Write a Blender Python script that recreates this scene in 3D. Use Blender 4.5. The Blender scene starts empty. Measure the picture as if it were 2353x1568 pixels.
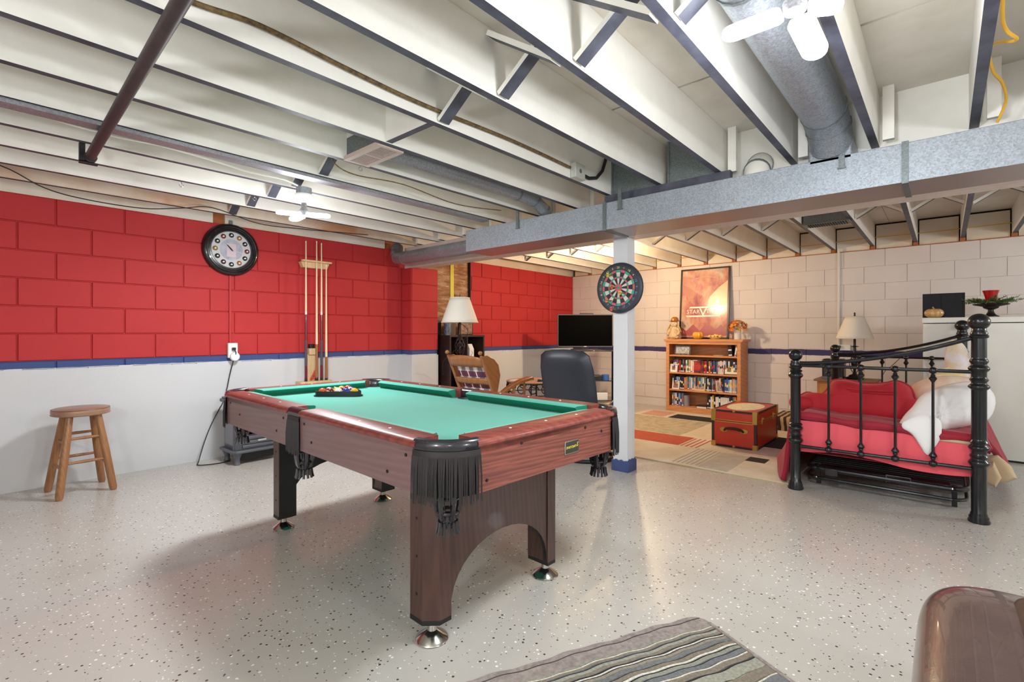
import bpy, math, random
from mathutils import Vector, Matrix
R = math.radians; PI = math.pi
random.seed(7)
SC = bpy.context.scene
COL = SC.collection

# ---------------------------------------------------------------- camera, world, exposure
cam_d = bpy.data.cameras.new('camera'); cam = bpy.data.objects.new('camera', cam_d); COL.objects.link(cam)
cam.location = (0, 0, 1.144)
VIEW = R(48.6024)                      # world X runs along the red wall, view direction is 41.4 deg left of it
cam.rotation_euler = (R(90), 0, R(41.3976) - R(90))
cam_d.sensor_width = 36.0; cam_d.lens = 1127.0 / 2353 * 36; cam_d.shift_y = -18.0 / 2353
cam_d.clip_start = .05; cam_d.clip_end = 60
SC.camera = cam
w = bpy.data.worlds.new('world'); SC.world = w; w.use_nodes = True
w.node_tree.nodes['Background'].inputs[0].default_value = (.8, .85, 1, 1)
w.node_tree.nodes['Background'].inputs[1].default_value = .3
SC.view_settings.view_transform = 'Standard'; SC.view_settings.look = 'None'
SC.view_settings.gamma = 1; SC.view_settings.use_curve_mapping = False
SC.view_settings.exposure = 0.5
SC.cycles.max_bounces = 10; SC.cycles.diffuse_bounces = 6

def lamp(name, loc, power, col, radius, parent=None):
    d = bpy.data.lights.new(name, 'POINT'); d.energy = power; d.color = col; d.shadow_soft_size = radius
    o = bpy.data.objects.new(name, d); COL.objects.link(o); o.location = loc
    return o
def disc(name, loc, power, col, size):          # the led blades shine mostly downwards
    d = bpy.data.lights.new(name, 'AREA'); d.shape = 'DISK'; d.size = size; d.energy = power; d.color = col
    o = bpy.data.objects.new(name, d); COL.objects.link(o); o.location = loc
    return o
COOL = (.93, .975, 1); WARM = (1, .73, .44)
disc('light_far_fixture', (1.66, 3.45, 1.955), 24, COOL, .3); lamp('light_far_fixture_glow', (1.66, 3.45, 1.84), 16, COOL, .08)
disc('light_near_fixture', (1.66, .34, 2.02), 12, COOL, .3); lamp('light_near_fixture_glow', (1.66, .34, 1.88), 25, COOL, .09)
lamp('light_warm_bulb', (5.65, 3.03, 1.90), 66, WARM, .035)
lamp('light_behind_camera_glow', (-.9, -.9, 1.85), 20, COOL, .12)  # fill light added behind the camera
FILL_TORCH = ((-1.1, .7), (1.1, -1.7), (5.0, -2.4))       # unseen standing lamps added outside the frame as fill, open bowls at head height
for tx_, ty_ in FILL_TORCH: lamp('light_torchiere', (tx_, ty_, 1.60), 55, COOL, .12)

# ---------------------------------------------------------------- materials
def lin(c):
    return tuple(((v/255)/12.92 if v/255 <= .04045 else (((v/255)+.055)/1.055)**2.4) for v in c) + (1,)
class NT:
    def __init__(s, m): s.t = m.node_tree; s.b = s.t.nodes['Principled BSDF']
    def n(s, ty, **kw):
        o = s.t.nodes.new('ShaderNode'+ty)
        for k, v in kw.items(): setattr(o, k, v)
        return o
    def l(s, a, b): s.t.links.new(a, b)
    def math(s, op, a, b=None):
        o = s.n('Math', operation=op)
        for i, v in enumerate((a, b)):
            if v is None: continue
            if isinstance(v, (int, float)): o.inputs[i].default_value = v
            else: s.l(v, o.inputs[i])
        return o.outputs[0]
    def mix(s, f, a, b):
        o = s.n('Mix', data_type='RGBA')
        for i, v in ((0, f), (6, a), (7, b)):
            if isinstance(v, (int, float)): o.inputs[i].default_value = v
            elif isinstance(v, tuple): o.inputs[i].default_value = v
            else: s.l(v, o.inputs[i])
        return o.outputs[2]
    def coord(s, kind='Object', scale=(1, 1, 1)):
        if kind == 'World': c = s.n('NewGeometry').outputs['Position']
        else: c = s.n('TexCoord').outputs[kind]
        m = s.n('Mapping'); m.inputs['Scale'].default_value = scale; s.l(c, m.inputs[0]); return m.outputs[0]
    def noise(s, vec, sc, det=3, rough=.5):
        o = s.n('TexNoise'); o.inputs['Scale'].default_value = sc; o.inputs['Detail'].default_value = det; o.inputs['Roughness'].default_value = rough
        s.l(vec, o.inputs['Vector']); return o.outputs['Fac']
    def ramp(s, f, stops, const=False):
        o = s.n('ValToRGB'); e = o.color_ramp.elements
        if const: o.color_ramp.interpolation = 'CONSTANT'
        while len(e) < len(stops): e.new(.5)
        for x, (p, c) in zip(e, stops): x.position = p; x.color = c
        s.l(f, o.inputs[0]); return o.outputs[0]
    def bump(s, h, st=.3, dist=.01):
        o = s.n('Bump'); o.inputs['Strength'].default_value = st; o.inputs['Distance'].default_value = dist
        s.l(h, o.inputs['Height']); s.l(o.outputs[0], s.b.inputs['Normal'])
def base(name, col, rough=.5, metal=0, coat=0, spec=.5):
    m = bpy.data.materials.new(name); m.use_nodes = True; t = NT(m)
    t.b.inputs['Base Color'].default_value = lin(col); t.b.inputs['Roughness'].default_value = rough
    t.b.inputs['Metallic'].default_value = metal; t.b.inputs['Coat Weight'].default_value = coat
    t.b.inputs['Specular IOR Level'].default_value = spec
    m.diffuse_color = lin(col)
    return m, t
def mat(name, col, rough=.5, metal=0, coat=0, var=.0, vs=8, bump=0, bs=60, col2=None, spec=.5, world=False):
    m, t = base(name, col, rough, metal, coat, spec)
    v = t.coord('World' if world else 'Object')
    if var or col2:
        c2 = lin(col2) if col2 else tuple(x*(1-var) for x in lin(col)[:3])+(1,)
        t.l(t.ramp(t.noise(v, vs, 4, .6), [(.35, lin(col)), (.65, c2)]), t.b.inputs['Base Color'])
    if bump: t.bump(t.noise(v, bs, 3), bump, .004)
    return m
def wood(name, c1, c2, scale=(1, 1, 1), freq=14, rough=.4, coat=0, dist=6, world=False):
    m, t = base(name, c1, rough, 0, coat)
    v = t.coord('World' if world else 'Object', scale)
    wv = t.n('TexWave', wave_type='BANDS', bands_direction='DIAGONAL'); wv.inputs['Scale'].default_value = freq
    wv.inputs['Distortion'].default_value = dist; wv.inputs['Detail'].default_value = 3; wv.inputs['Detail Scale'].default_value = 1.2
    t.l(v, wv.inputs[0]); f = t.math('ADD', t.math('MULTIPLY', wv.outputs['Fac'], .16), t.math('ADD', t.math('MULTIPLY', t.noise(v, freq*2.4, 6, .62), .56), t.math('MULTIPLY', t.noise(v, freq*.7, 3), .28)))
    t.l(t.ramp(f, [(.38, lin(c1)), (.62, lin(c2))]), t.b.inputs['Base Color']); t.bump(f, .08, .002)
    return m
def galv(name, base_c=(162, 169, 178), rough=.5, metal=.35):
    m, t = base(name, base_c, rough, metal)
    v = t.coord('World', (1, 1, 1)); vo = t.n('TexVoronoi'); vo.inputs['Scale'].default_value = 150; t.l(v, vo.inputs['Vector'])
    f = t.math('ADD', t.math('MULTIPLY', vo.outputs['Color'], .6), t.math('MULTIPLY', t.noise(v, 3.5, 5, .7), .4))
    lo = tuple(int(c*.86) for c in base_c); hi = tuple(min(255, int(c*1.08)) for c in base_c)
    t.l(t.ramp(f, [(.2, lin(lo)), (.75, lin(hi))]), t.b.inputs['Base Color']); return m
def emit(name, col, st):
    m, t = base(name, (255, 255, 255), .4)
    t.b.inputs['Emission Color'].default_value = lin(col); t.b.inputs['Emission Strength'].default_value = st
    return m

M_floor, t = base('floor_epoxy', (203, 195, 184), .32, 0, .25)
v = t.coord('World'); t.l(v, (vo := t.n('TexVoronoi')).inputs['Vector']); vo.inputs['Scale'].default_value = 62
sep = t.n('SeparateColor'); t.l(vo.outputs['Color'], sep.inputs[0])
chip = t.math('LESS_THAN', vo.outputs['Distance'], t.math('MULTIPLY', sep.outputs[2], .30))
dark = t.math('MULTIPLY', chip, t.math('GREATER_THAN', sep.outputs[0], .66))
lite = t.math('MULTIPLY', chip, t.math('LESS_THAN', sep.outputs[0], .2))
v2 = t.n('TexVoronoi'); v2.inputs['Scale'].default_value = 105; t.l(v, v2.inputs['Vector']); sp2 = t.n('SeparateColor'); t.l(v2.outputs['Color'], sp2.inputs[0])
chip2 = t.math('MULTIPLY', t.math('LESS_THAN', v2.outputs['Distance'], t.math('MULTIPLY', sp2.outputs[2], .3)), t.math('GREATER_THAN', sp2.outputs[0], .72))
basec = t.ramp(t.noise(v, .9, 4), [(.3, lin((190, 187, 182))), (.7, lin((183, 177, 169)))])
c1_ = t.mix(chip2, basec, t.mix(t.math('GREATER_THAN', sp2.outputs[1], .5), lin((120, 108, 96)), lin((232, 230, 224))))
t.l(t.mix(lite, t.mix(dark, c1_, lin((70, 64, 58))), lin((242, 240, 236))), t.b.inputs['Base Color'])
t.bump(t.noise(v, 26, 2), .12, .004)

def zpaint(name, top, stripe, low, z1, z2, amp=.012):
    m, t = base(name, top, .6, 0, 0, .22)
    v = t.coord('World'); p = t.n('SeparateXYZ'); t.l(v, p.inputs[0])
    z = t.math('ADD', p.outputs[2], t.math('MULTIPLY', t.math('SUBTRACT', t.noise(v, 5, 4, .7), .5), amp))
    a = t.math('GREATER_THAN', p.outputs[2], z1) if amp < .02 else t.math('GREATER_THAN', z, z1)
    b = t.math('GREATER_THAN', z, z2)
    vr = t.noise(v, 3, 3)
    tc = t.mix(vr, lin(top), tuple(c*.86 for c in lin(top)[:3])+(1,))
    t.l(t.mix(a, t.mix(b, lin(low), lin(stripe)), tc), t.b.inputs['Base Color'])
    t.bump(t.noise(v, 55, 4, .7), .25, .003)
    return m
M_redwall = zpaint('red_wall_paint', (190, 54, 56), (66, 82, 132), (206, 206, 208), .938, .884)
M_whitewall = zpaint('white_wall_paint', (222, 214, 210), (66, 62, 108), (222, 214, 210), .93, .858, .03)
M_parge = zpaint('parged_wall_white', (62, 80, 138), (62, 80, 138), (206, 206, 208), 9, .884)
M_plainwall = mat('plain_white_wall', (222, 220, 216), .7, bump=.2, world=True)
M_joist = mat('joist_white_paint', (236, 233, 226), .6, var=.08, vs=4, bump=.15, bs=40, world=True)
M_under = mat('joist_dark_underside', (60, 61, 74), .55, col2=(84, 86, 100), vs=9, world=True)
M_ply = mat('subfloor_white_paint', (224, 220, 212), .7, col2=(208, 200, 188), vs=2.2, bump=.3, bs=20, world=True)
M_rim = mat('rim_board_white', (228, 224, 214), .6, col2=(214, 198, 176), vs=1.6, world=True)
M_stain = mat('rim_board_stained', (222, 214, 198), .6, col2=(186, 140, 104), vs=1.3, world=True)
M_rawwood = mat('raw_brown_lumber', (176, 104, 54), .7, col2=(146, 84, 44), vs=9, world=True)
M_dark = mat('dark_gap', (22, 20, 20), .8)
M_galv = galv('galvanized_sheet'); M_galvd = galv('galvanized_dull', (120, 128, 130), .5, .6)
M_galvr = galv('galvanized_round_duct', (150, 156, 164), .38, .6)
M_post = mat('post_white_paint', (222, 224, 228), .5, bump=.25, bs=50)
M_bluep = mat('blue_paint', (64, 82, 132), .5, var=.2)
M_black = mat('black_gloss_metal', (24, 26, 30), .28, .3, .3)
M_blackm = mat('black_matt', (20, 20, 22), .55)
M_blackp = mat('black_plastic', (26, 26, 28), .35)
M_chrome = mat('chrome', (190, 188, 184), .18, 1)
M_brass = mat('brass', (196, 162, 84), .3, .8)
M_white = mat('white_plastic', (232, 232, 232), .4)
M_pipe = mat('brown_black_iron_pipe', (66, 56, 58), .5, .15, var=.3, vs=14)
M_felt, t = base('green_felt', (74, 196, 172), .9); t.b.inputs['Sheen Weight'].default_value = .15
v = t.coord('World'); t.bump(t.noise(v, 400, 2), .2, .001); t.l(t.ramp(t.noise(v, 2, 3), [(.3, lin((64, 166, 148))), (.7, lin((58, 156, 137)))]), t.b.inputs['Base Color'])
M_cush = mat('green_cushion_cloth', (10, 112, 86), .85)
M_rose = wood('rosewood_laminate', (140, 76, 62), (98, 50, 44), (.6, 5, 12), 3.4, .35, .15, 6)
M_rose_sheen = wood('rosewood_laminate_long', (128, 98, 96), (116, 88, 88), (5, .6, 9), 2.6, .34, .2, 4)  # greyer than the short aprons: grazing sheen mixed into the wood colour
M_rail = wood('mahogany_rail', (138, 66, 52), (106, 48, 46), (2, 2, 2), 5, .36, .15, 6)
M_legw = wood('dark_leg_laminate', (82, 56, 48), (66, 44, 39), (8, 8, .8), 3, .4, .1, 4)
M_oak = wood('oak_brown', (158, 110, 70), (140, 94, 58), (12, 12, 1.2), 3, .38, .1, 4)
M_seatv = mat('brown_vinyl', (164, 126, 104), .35, var=.2, vs=6)
M_pine = wood('pale_pine', (226, 196, 154), (206, 172, 126), (6, 6, 1), 5, .45, 0, 3)
M_cherry = wood('cherry_bookcase', (208, 146, 96), (196, 130, 82), (1.5, 1.5, 7), 1.6, .5, 0, 2)
M_rockw = wood('honey_maple', (160, 106, 60), (148, 96, 54), (3, 3, 3), 3, .3, .2, 4)
M_espresso = mat('espresso_laminate', (58, 40, 38), .4, var=.3)
M_cream = mat('cream_lamp_shade', (232, 226, 214), .8)
M_leather = mat('black_leather', (44, 48, 58), .38, bump=.2, bs=200)
M_brleather = mat('brown_leather', (84, 68, 64), .26, col2=(66, 52, 50), vs=3, bump=.12, bs=160, coat=.6)
M_redv, t = base('red_velvet', (176, 14, 34), .75); t.b.inputs['Sheen Weight'].default_value = .12; t.bump(t.noise(t.coord(), 90, 3), .25, .002)
M_redc, t = base('dark_red_comforter', (150, 22, 44), .8); t.b.inputs['Sheen Weight'].default_value = .08
t.bump(t.noise(t.coord(), 14, 4), .5, .01)
M_pink = mat('coral_pink_sheet', (224, 86, 98), .8, bump=.5, bs=7)
M_tan = mat('tan_lining', (196, 174, 142), .9, bump=.4, bs=12)
M_pillow = mat('white_pillowcase', (232, 230, 230), .85, bump=.6, bs=9)
M_trunk = mat('red_trunk_vinyl', (190, 56, 32), .4, var=.1)
M_maroon = mat('dark_brown_trunk_trim', (52, 26, 26), .45)
M_cab = mat('pale_grey_cabinet', (214, 214, 206), .35)
M_gourd = mat('glazed_tan_ceramic', (206, 168, 112), .15, col2=(176, 132, 74), vs=9, coat=.7)
M_green = mat('pine_needle_green', (60, 92, 42), .7, col2=(96, 128, 66), vs=40)
M_redglass = mat('red_glass', (170, 18, 20), .1, coat=.6)
M_stove = mat('grey_cast_stove', (96, 98, 106), .42, .35)
M_iron = mat('dark_bronze_iron', (52, 46, 44), .4, .6)
M_screen = mat('black_screen', (2, 2, 2), .5, spec=.03)
M_cable_w = mat('white_cable', (222, 220, 210), .5); M_cable_b = mat('black_cable', (26, 26, 28), .5)
M_cable_y = mat('yellow_cable', (214, 164, 48), .5); M_oldcable = mat('old_brown_sheathed_cable', (124, 98, 60), .8, col2=(70, 52, 34), vs=60)
M_led = emit('led_white_diffuser', (255, 255, 255), 5); M_bulb = emit('warm_bulb_glass', (255, 214, 150), 22)

# ---------------------------------------------------------------- mesh helpers
class MB:
    def __init__(s): s.v = []; s.f = []; s.m = []; s.mi = 0; s.X = Matrix.Identity(4)
    def _add(s, vs, fs, mi=None):
        o = len(s.v); s.v += [tuple(s.X @ Vector(p)) for p in vs]
        s.f += [tuple(i+o for i in f) for f in fs]; s.m += [s.mi if mi is None else mi]*len(fs); return s
    def box(s, a, b, mi=None, mbot=None):
        x0, y0, z0 = a; x1, y1, z1 = b
        vs = [(x0,y0,z0),(x1,y0,z0),(x1,y1,z0),(x0,y1,z0),(x0,y0,z1),(x1,y0,z1),(x1,y1,z1),(x0,y1,z1)]
        s._add(vs, [(4,5,6,7),(0,1,5,4),(1,2,6,5),(2,3,7,6),(3,0,4,7)], mi)
        s._add(vs, [(0,3,2,1)], mi if mbot is None else mbot); return s
    def cb(s, c, d, mi=None, rot=None):
        h = [x/2 for x in d]; k = s.X
        if rot is not None: s.X = k @ Matrix.Translation(c) @ rot; s.box([-x for x in h], h, mi)
        else: s.X = k @ Matrix.Translation(c); s.box([-x for x in h], h, mi)
        s.X = k; return s
    def lathe(s, prof, c=(0,0,0), n=20, axis='Z', mi=None, flat=None, a0=0, a1=2*PI, cap=True):
        full = abs(a1-a0-2*PI) < 1e-6; vs = []; fs = []; m = n if full else n+1
        for r, z in prof:
            for i in range(m):
                a = a0+(a1-a0)*i/n; x, y = r*math.cos(a), r*math.sin(a)
                if axis == 'Z': p = (x, y, z)
                elif axis == 'X': p = (z, x, y)
                else: p = (y, z, x)
                vs.append((p[0]+c[0], p[1]+c[1], p[2]+c[2]))
        for j in range(len(prof)-1):
            for i in range(n if full else n):
                k = (i+1) % m if full else i+1
                fs.append((j*m+i, j*m+k, (j+1)*m+k, (j+1)*m+i))
        if full and cap:
            if prof[0][0] > 1e-5: fs.append(tuple(range(m))[::-1])
            if prof[-1][0] > 1e-5: fs.append(tuple((len(prof)-1)*m+i for i in range(m)))
        return s._add(vs, fs, mi)
    def sph(s, c, r, n=14, sc=(1,1,1), mi=None):
        k = s.X; s.X = k @ Matrix.Translation(c) @ Matrix.Diagonal((sc[0], sc[1], sc[2], 1))
        m = max(6, n//2); s.lathe([(max(r*math.sin(PI*j/m), 1e-6), -r*math.cos(PI*j/m)) for j in range(m+1)], n=n, mi=mi)
        s.X = k; return s
    def tube(s, pts, r, n=8, mi=None, closed=False, ref=None):
        P = [Vector(p) for p in pts]; L = len(P); rr = r if isinstance(r, (list, tuple)) else [r]*L
        vs = []; fs = []; up = Vector(ref) if ref else None
        prev = None
        for i, p in enumerate(P):
            a = P[i-1] if (i or closed) else p; b = P[(i+1) % L] if (i < L-1 or closed) else p
            d = (b-a).normalized()
            if prev is None:
                u = up if up else (Vector((0,0,1)) if abs(d.z) < .9 else Vector((1,0,0)))
                x = d.cross(u).normalized()
            else: x = (prev-d*prev.dot(d)).normalized()
            prev = x; y = d.cross(x)
            for k in range(n):
                t = 2*PI*k/n; q = p+(x*math.cos(t)+y*math.sin(t))*rr[i]; vs.append(tuple(q))
        for i in range(L if closed else L-1):
            j = (i+1) % L
            for k in range(n): fs.append((i*n+k, i*n+(k+1) % n, j*n+(k+1) % n, j*n+k))
        if not closed: fs.append(tuple(range(n))[::-1]); fs.append(tuple((L-1)*n+k for k in range(n)))
        return s._add(vs, fs, mi)
    def rod(s, a, b, r, n=10, mi=None, r2=None): return s.tube([a, b], [r, r if r2 is None else r2], n, mi)
    def prism(s, poly, h0, h1, plane='XY', mi=None):
        def P(u, v, h): return (u, v, h) if plane == 'XY' else ((u, h, v) if plane == 'XZ' else (h, u, v))
        n = len(poly); vs = [P(u, v, h0) for u, v in poly]+[P(u, v, h1) for u, v in poly]
        fs = [tuple(range(n))[::-1], tuple(range(n, 2*n))]+[(i, (i+1) % n, n+(i+1) % n, n+i) for i in range(n)]
        return s._add(vs, fs, mi)
    def puff(s, poly, T, frame, rings=7, mi=None, back=1.0, wob=0):
        n = len(poly); cu = sum(p[0] for p in poly)/n; cv = sum(p[1] for p in poly)/n; vs = []; fs = []
        F = lambda u, v, h: tuple(frame @ Vector((u, v, h)))
        rows = []
        for side in (1, -1):
            for k in range(rings):
                q = 1-k/rings; h = T*(1-q**3.2)**.62*side*(1 if side == 1 else back)
                if side == -1 and k == 0: rows.append(rows[0]); continue
                o = len(vs)
                for i, (u, v) in enumerate(poly):
                    hh = h*(1+wob*math.sin(i*1.7+k*1.3))
                    vs.append(F(cu+(u-cu)*q, cv+(v-cv)*q, hh))
                rows.append(list(range(o, o+n)))
            c = len(vs); vs.append(F(cu, cv, T*side*(1 if side == 1 else back)))
            rr = rows[:rings] if side == 1 else rows[rings:]
            for k in range(rings-1):
                for i in range(n):
                    q4 = (rr[k][i], rr[k][(i+1) % n], rr[k+1][(i+1) % n], rr[k+1][i]); fs.append(q4 if side == 1 else q4[::-1])
            for i in range(n):
                q3 = (rr[-1][i], rr[-1][(i+1) % n], c); fs.append(q3 if side == 1 else q3[::-1])
        return s._add(vs, fs, mi)
    def grid(s, fn, nu, nv, mi=None):
        vs = [fn(i/nu, j/nv) for j in range(nv+1) for i in range(nu+1)]; k = nu+1
        return s._add(vs, [(j*k+i, j*k+i+1, (j+1)*k+i+1, (j+1)*k+i) for j in range(nv) for i in range(nu)], mi)

def link(o, parent=None):
    COL.objects.link(o)
    if parent is not None: o.parent = parent
    return o
def root_of(o):
    while o.parent: o = o.parent
    return o
def build(name, mb, mats, parent=None, smooth=True, bevel=0, local=False, ang=35, seg=2, solid=0, subd=0):
    """link a mesh; builder coordinates are world coordinates unless local"""
    me = bpy.data.meshes.new(name); vs = mb.v
    if parent is not None and not local:
        r = root_of(parent); b = r.location; vs = [(x-b.x, y-b.y, z-b.z) for x, y, z in vs]
    me.from_pydata(vs, [], mb.f)
    for m in (mats if isinstance(mats, (list, tuple)) else [mats]): me.materials.append(m)
    if any(mb.m): me.polygons.foreach_set('material_index', mb.m)
    me.update()
    if smooth:
        me.polygons.foreach_set('use_smooth', [True]*len(me.polygons))
        try: me.set_sharp_from_angle(angle=R(ang))
        except Exception: pass
    o = link(bpy.data.objects.new(name, me), parent)
    if solid: mo = o.modifiers.new('s', 'SOLIDIFY'); mo.thickness = solid; mo.offset = -1
    if subd: mo = o.modifiers.new('d', 'SUBSURF'); mo.levels = subd; mo.render_levels = subd
    if bevel:
        mo = o.modifiers.new('b', 'BEVEL'); mo.width = bevel; mo.segments = seg; mo.limit_method = 'ANGLE'; mo.angle_limit = R(40)
    return o
def tag(o, label=None, cat=None, group=None, kind=None):
    for k, v_ in (('label', label), ('category', cat), ('group', group), ('kind', kind)):
        if v_: o[k] = v_
    return o
def thing(name, loc, label, cat, group=None, rot=0):
    o = bpy.data.objects.new(name, None); o.empty_display_size = .1; COL.objects.link(o)
    o.location = loc; o.rotation_euler = (0, 0, rot); return tag(o, label, cat, group)
def structure(name, mb, mats, **kw):
    return tag(build(name, mb, mats, **kw), kind='structure')
def copy_tree(o, parent=None):
    c = o.copy(); COL.objects.link(c); c.parent = parent
    for ch in list(o.children): copy_tree(ch, c)
    return c
def inst(name, me, loc, parent=None, rot=None, scale=None):
    o = bpy.data.objects.new(name, me); o.location = loc
    if rot: o.rotation_euler = rot
    if scale: o.scale = scale
    return link(o, parent)
def text(name, s_, size, mat_, M, parent, extrude=.0006, align='CENTER', sx=1, shear=0):
    cu = bpy.data.curves.new(name, 'FONT'); cu.body = s_; cu.size = size; cu.extrude = extrude; cu.align_x = align; cu.align_y = 'CENTER'; cu.shear = shear; cu.resolution_u = 2
    tmp = bpy.data.objects.new('tmp', cu); COL.objects.link(tmp)
    me = bpy.data.meshes.new_from_object(tmp.evaluated_get(bpy.context.evaluated_depsgraph_get()))
    bpy.data.objects.remove(tmp); bpy.data.curves.remove(cu)
    me.transform(M @ Matrix.Diagonal((sx, 1, 1, 1)))
    me.materials.clear(); me.materials.append(mat_); me.name = name
    if parent is not None:
        b = root_of(parent).location; me.transform(Matrix.Translation((-b.x, -b.y, -b.z)))
    return link(bpy.data.objects.new(name, me), parent)
def ordn(i): return ['first','second','third','fourth','fifth','sixth','seventh','eighth','ninth','tenth','eleventh','twelfth','thirteenth','fourteenth','fifteenth','sixteenth','seventeenth','eighteenth','nineteenth','twentieth','twenty-first','twenty-second','twenty-third','twenty-fourth','twenty-fifth','twenty-sixth','twenty-seventh','twenty-eighth','twenty-ninth','thirtieth'][i]

# ---------------------------------------------------------------- the room
XL, XB, YL, YR = -1.9, 7.36, 5.03, -3.2
ZW, ZJ, ZS = 2.157, 2.184, 2.47
structure('floor', MB().box((XL-.2, YR-.2, -.1), (XB+.3, YL+.9, 0)), M_floor, smooth=False)
# red block wall (left)
wl = MB(); wl.box((XL-.2, YL+.006, 0), (4.0, YL+.21, ZW)); wl.box((4.81, YL+.006, 0), (XB+.2, YL+.21, ZW))
wall_left = structure('wall_left', wl, M_redwall, smooth=False)
def block_mesh(w_, h_, d_, m, bev=.004):
    b = MB(); x, z, y = w_/2, h_/2, d_
    if m is M_whitewall: y = .0084; bev = .0012
    b._add([(-x,0,-z),(x,0,-z),(x,0,z),(-x,0,z),(-x+bev,-y,-z+bev),(x-bev,-y,-z+bev),(x-bev,-y,z-bev),(-x+bev,-y,z-bev)],
           [(0,1,5,4),(1,2,6,5),(2,3,7,6),(3,0,4,7),(4,5,6,7)])
    me = bpy.data.meshes.new('block'); me.from_pydata(b.v, [], b.f); me.materials.append(m); me.update(); return me
_bm = {}
def blk(parent, m, x0, x1, zc, y, h=.198, axis='X'):
    k = (round(x1-x0, 3), h, m.name)
    if k not in _bm: _bm[k] = block_mesh(x1-x0, h, .011, m)
    if axis == 'X': return inst('block', _bm[k], ((x0+x1)/2, y+.006, zc), parent)
    return inst('block', _bm[k], (y+.006, (x0+x1)/2, zc), parent, (0, 0, -PI/2))
PX = .4125; G = .0035
def row_blocks(parent, m, a, b, off, zc, y, axis='X', h=.198):
    n0 = math.floor((a-off)/PX); x = off+n0*PX
    while x < b:
        l, r_ = max(x, a), min(x+PX, b)
        g_ = .0015 if m is M_whitewall else G
        if r_-l > .03: blk(parent, m, round(l+g_, 4), round(r_-g_, 4), zc, y, .2016 if m is M_whitewall else h, axis)
        x += PX
for r_ in range(6):
    zc = 2.157-.2032*(r_+.5); off = .50 if r_ % 2 == 0 else .2937
    row_blocks(wall_left, M_redwall, -.32, 3.645, off, zc, YL)
    row_blocks(wall_left, M_redwall, 4.81, XB, off, zc, YL)
row_blocks(wall_left, M_redwall, -.32, 3.645, .50, .906, YL, h=.058)
pg = MB()
def parge(x0, x1, yb, ax='X'):
    n = 60
    for i in range(n):
        a = x0+(x1-x0)*i/n; b_ = x0+(x1-x0)*(i+1)/n
        z = .876+.006*math.sin(a*9)+.004*math.sin(a*31)
        if ax == 'X': pg.box((a, yb-.012, 0), (b_, yb+.01, z))
        else: pg.box((yb-.012, a, 0), (yb+.01, b_, z))
parge(-1.9, 3.645, YL); parge(4.81, XB, YL)
structure('trim_1', pg, M_parge, smooth=False)
pil = MB().box((3.651, 4.836, 0), (4.047, YL+.21, 1.945))
pil_o = structure('wall_pilaster', pil, M_redwall, parent=None, smooth=False)
for r_ in range(5):
    zc = 1.945-.2032*(r_+.5)
    blk(pil_o, M_redwall, 3.648, 4.05, zc, 4.83)
    inst('block', _bm.setdefault(('pside', 1), block_mesh(.19, .198, .011, M_redwall)), (3.651, 4.93, zc), pil_o, (0, 0, -PI/2))
structure('trim_2', MB().box((3.642, 4.818, 0), (4.053, 5.02, .872)), M_parge, smooth=False, bevel=.004)
# doorway recess behind plastic
M_insul, t = base('insulation_foil', (168, 120, 82), .28, 0, .5)
v = t.coord('World', (1, 1, 5)); t.l(t.ramp(t.noise(v, 5, 6, .7), [(.3, lin((120, 78, 50))), (.5, lin((178, 128, 88))), (.72, lin((226, 200, 170)))]), t.b.inputs['Base Color'])
t.bump(t.noise(v, 7, 5), 1.0, .05)
structure('door_1', MB().box((4.047, YL+.03, .0), (4.81, YL+.07, 2.2)), M_insul, smooth=False)
jb = MB().box((4.797, YL-.01, 0), (4.812, YL+.03, 2.16))
structure('trim_3', jb, M_dark, smooth=False)
yt = thing('level_strip', (4.33, YL+.13, 1.3), 'yellow vertical strip behind the plastic in the wall opening', 'strip')
build('strip', MB().box((4.46, YL+.018, 1.50), (4.52, YL+.03, 2.14)), mat('yellow_strip', (214, 206, 70), .5), yt)
# white block wall (back)
wall_back = structure('wall_back', MB().box((XB+.006, YR-.2, 0), (XB+.2, YL+.2, ZW)), M_whitewall, smooth=False)
for r_ in range(10):
    zc = 2.157-.2032*(r_+.5); off = .12 if r_ % 2 == 0 else .12+PX/2
    row_blocks(wall_back, M_whitewall, -.95, YL-.012, off, zc, XB, 'Y')
wall_front = structure('wall_front', MB().box((XL-.2, YR-.2, 0), (XL, YL+.2, 2.5)), M_plainwall, smooth=False)
wall_right = structure('wall_right', MB().box((XL, YR-.2, 0), (XB+.2, YR, 2.5)), M_plainwall, smooth=False)
# rims
structure('trim_4', MB().box((XL, YL, ZW), (1.56, YL+.2, ZS)).box((1.66, YL, ZW), (3.4, YL+.2, ZS)).box((3.402, YL+.06, ZW), (XB+.2, YL+.2, ZS)), M_rim, smooth=False)
structure('trim_5', MB().box((1.56, YL+.03, ZW), (1.66, YL+.2, ZS)).box((3.4, YL+.04, ZW), (3.6, YL+.06, ZS)), M_rawwood, smooth=False)
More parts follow.
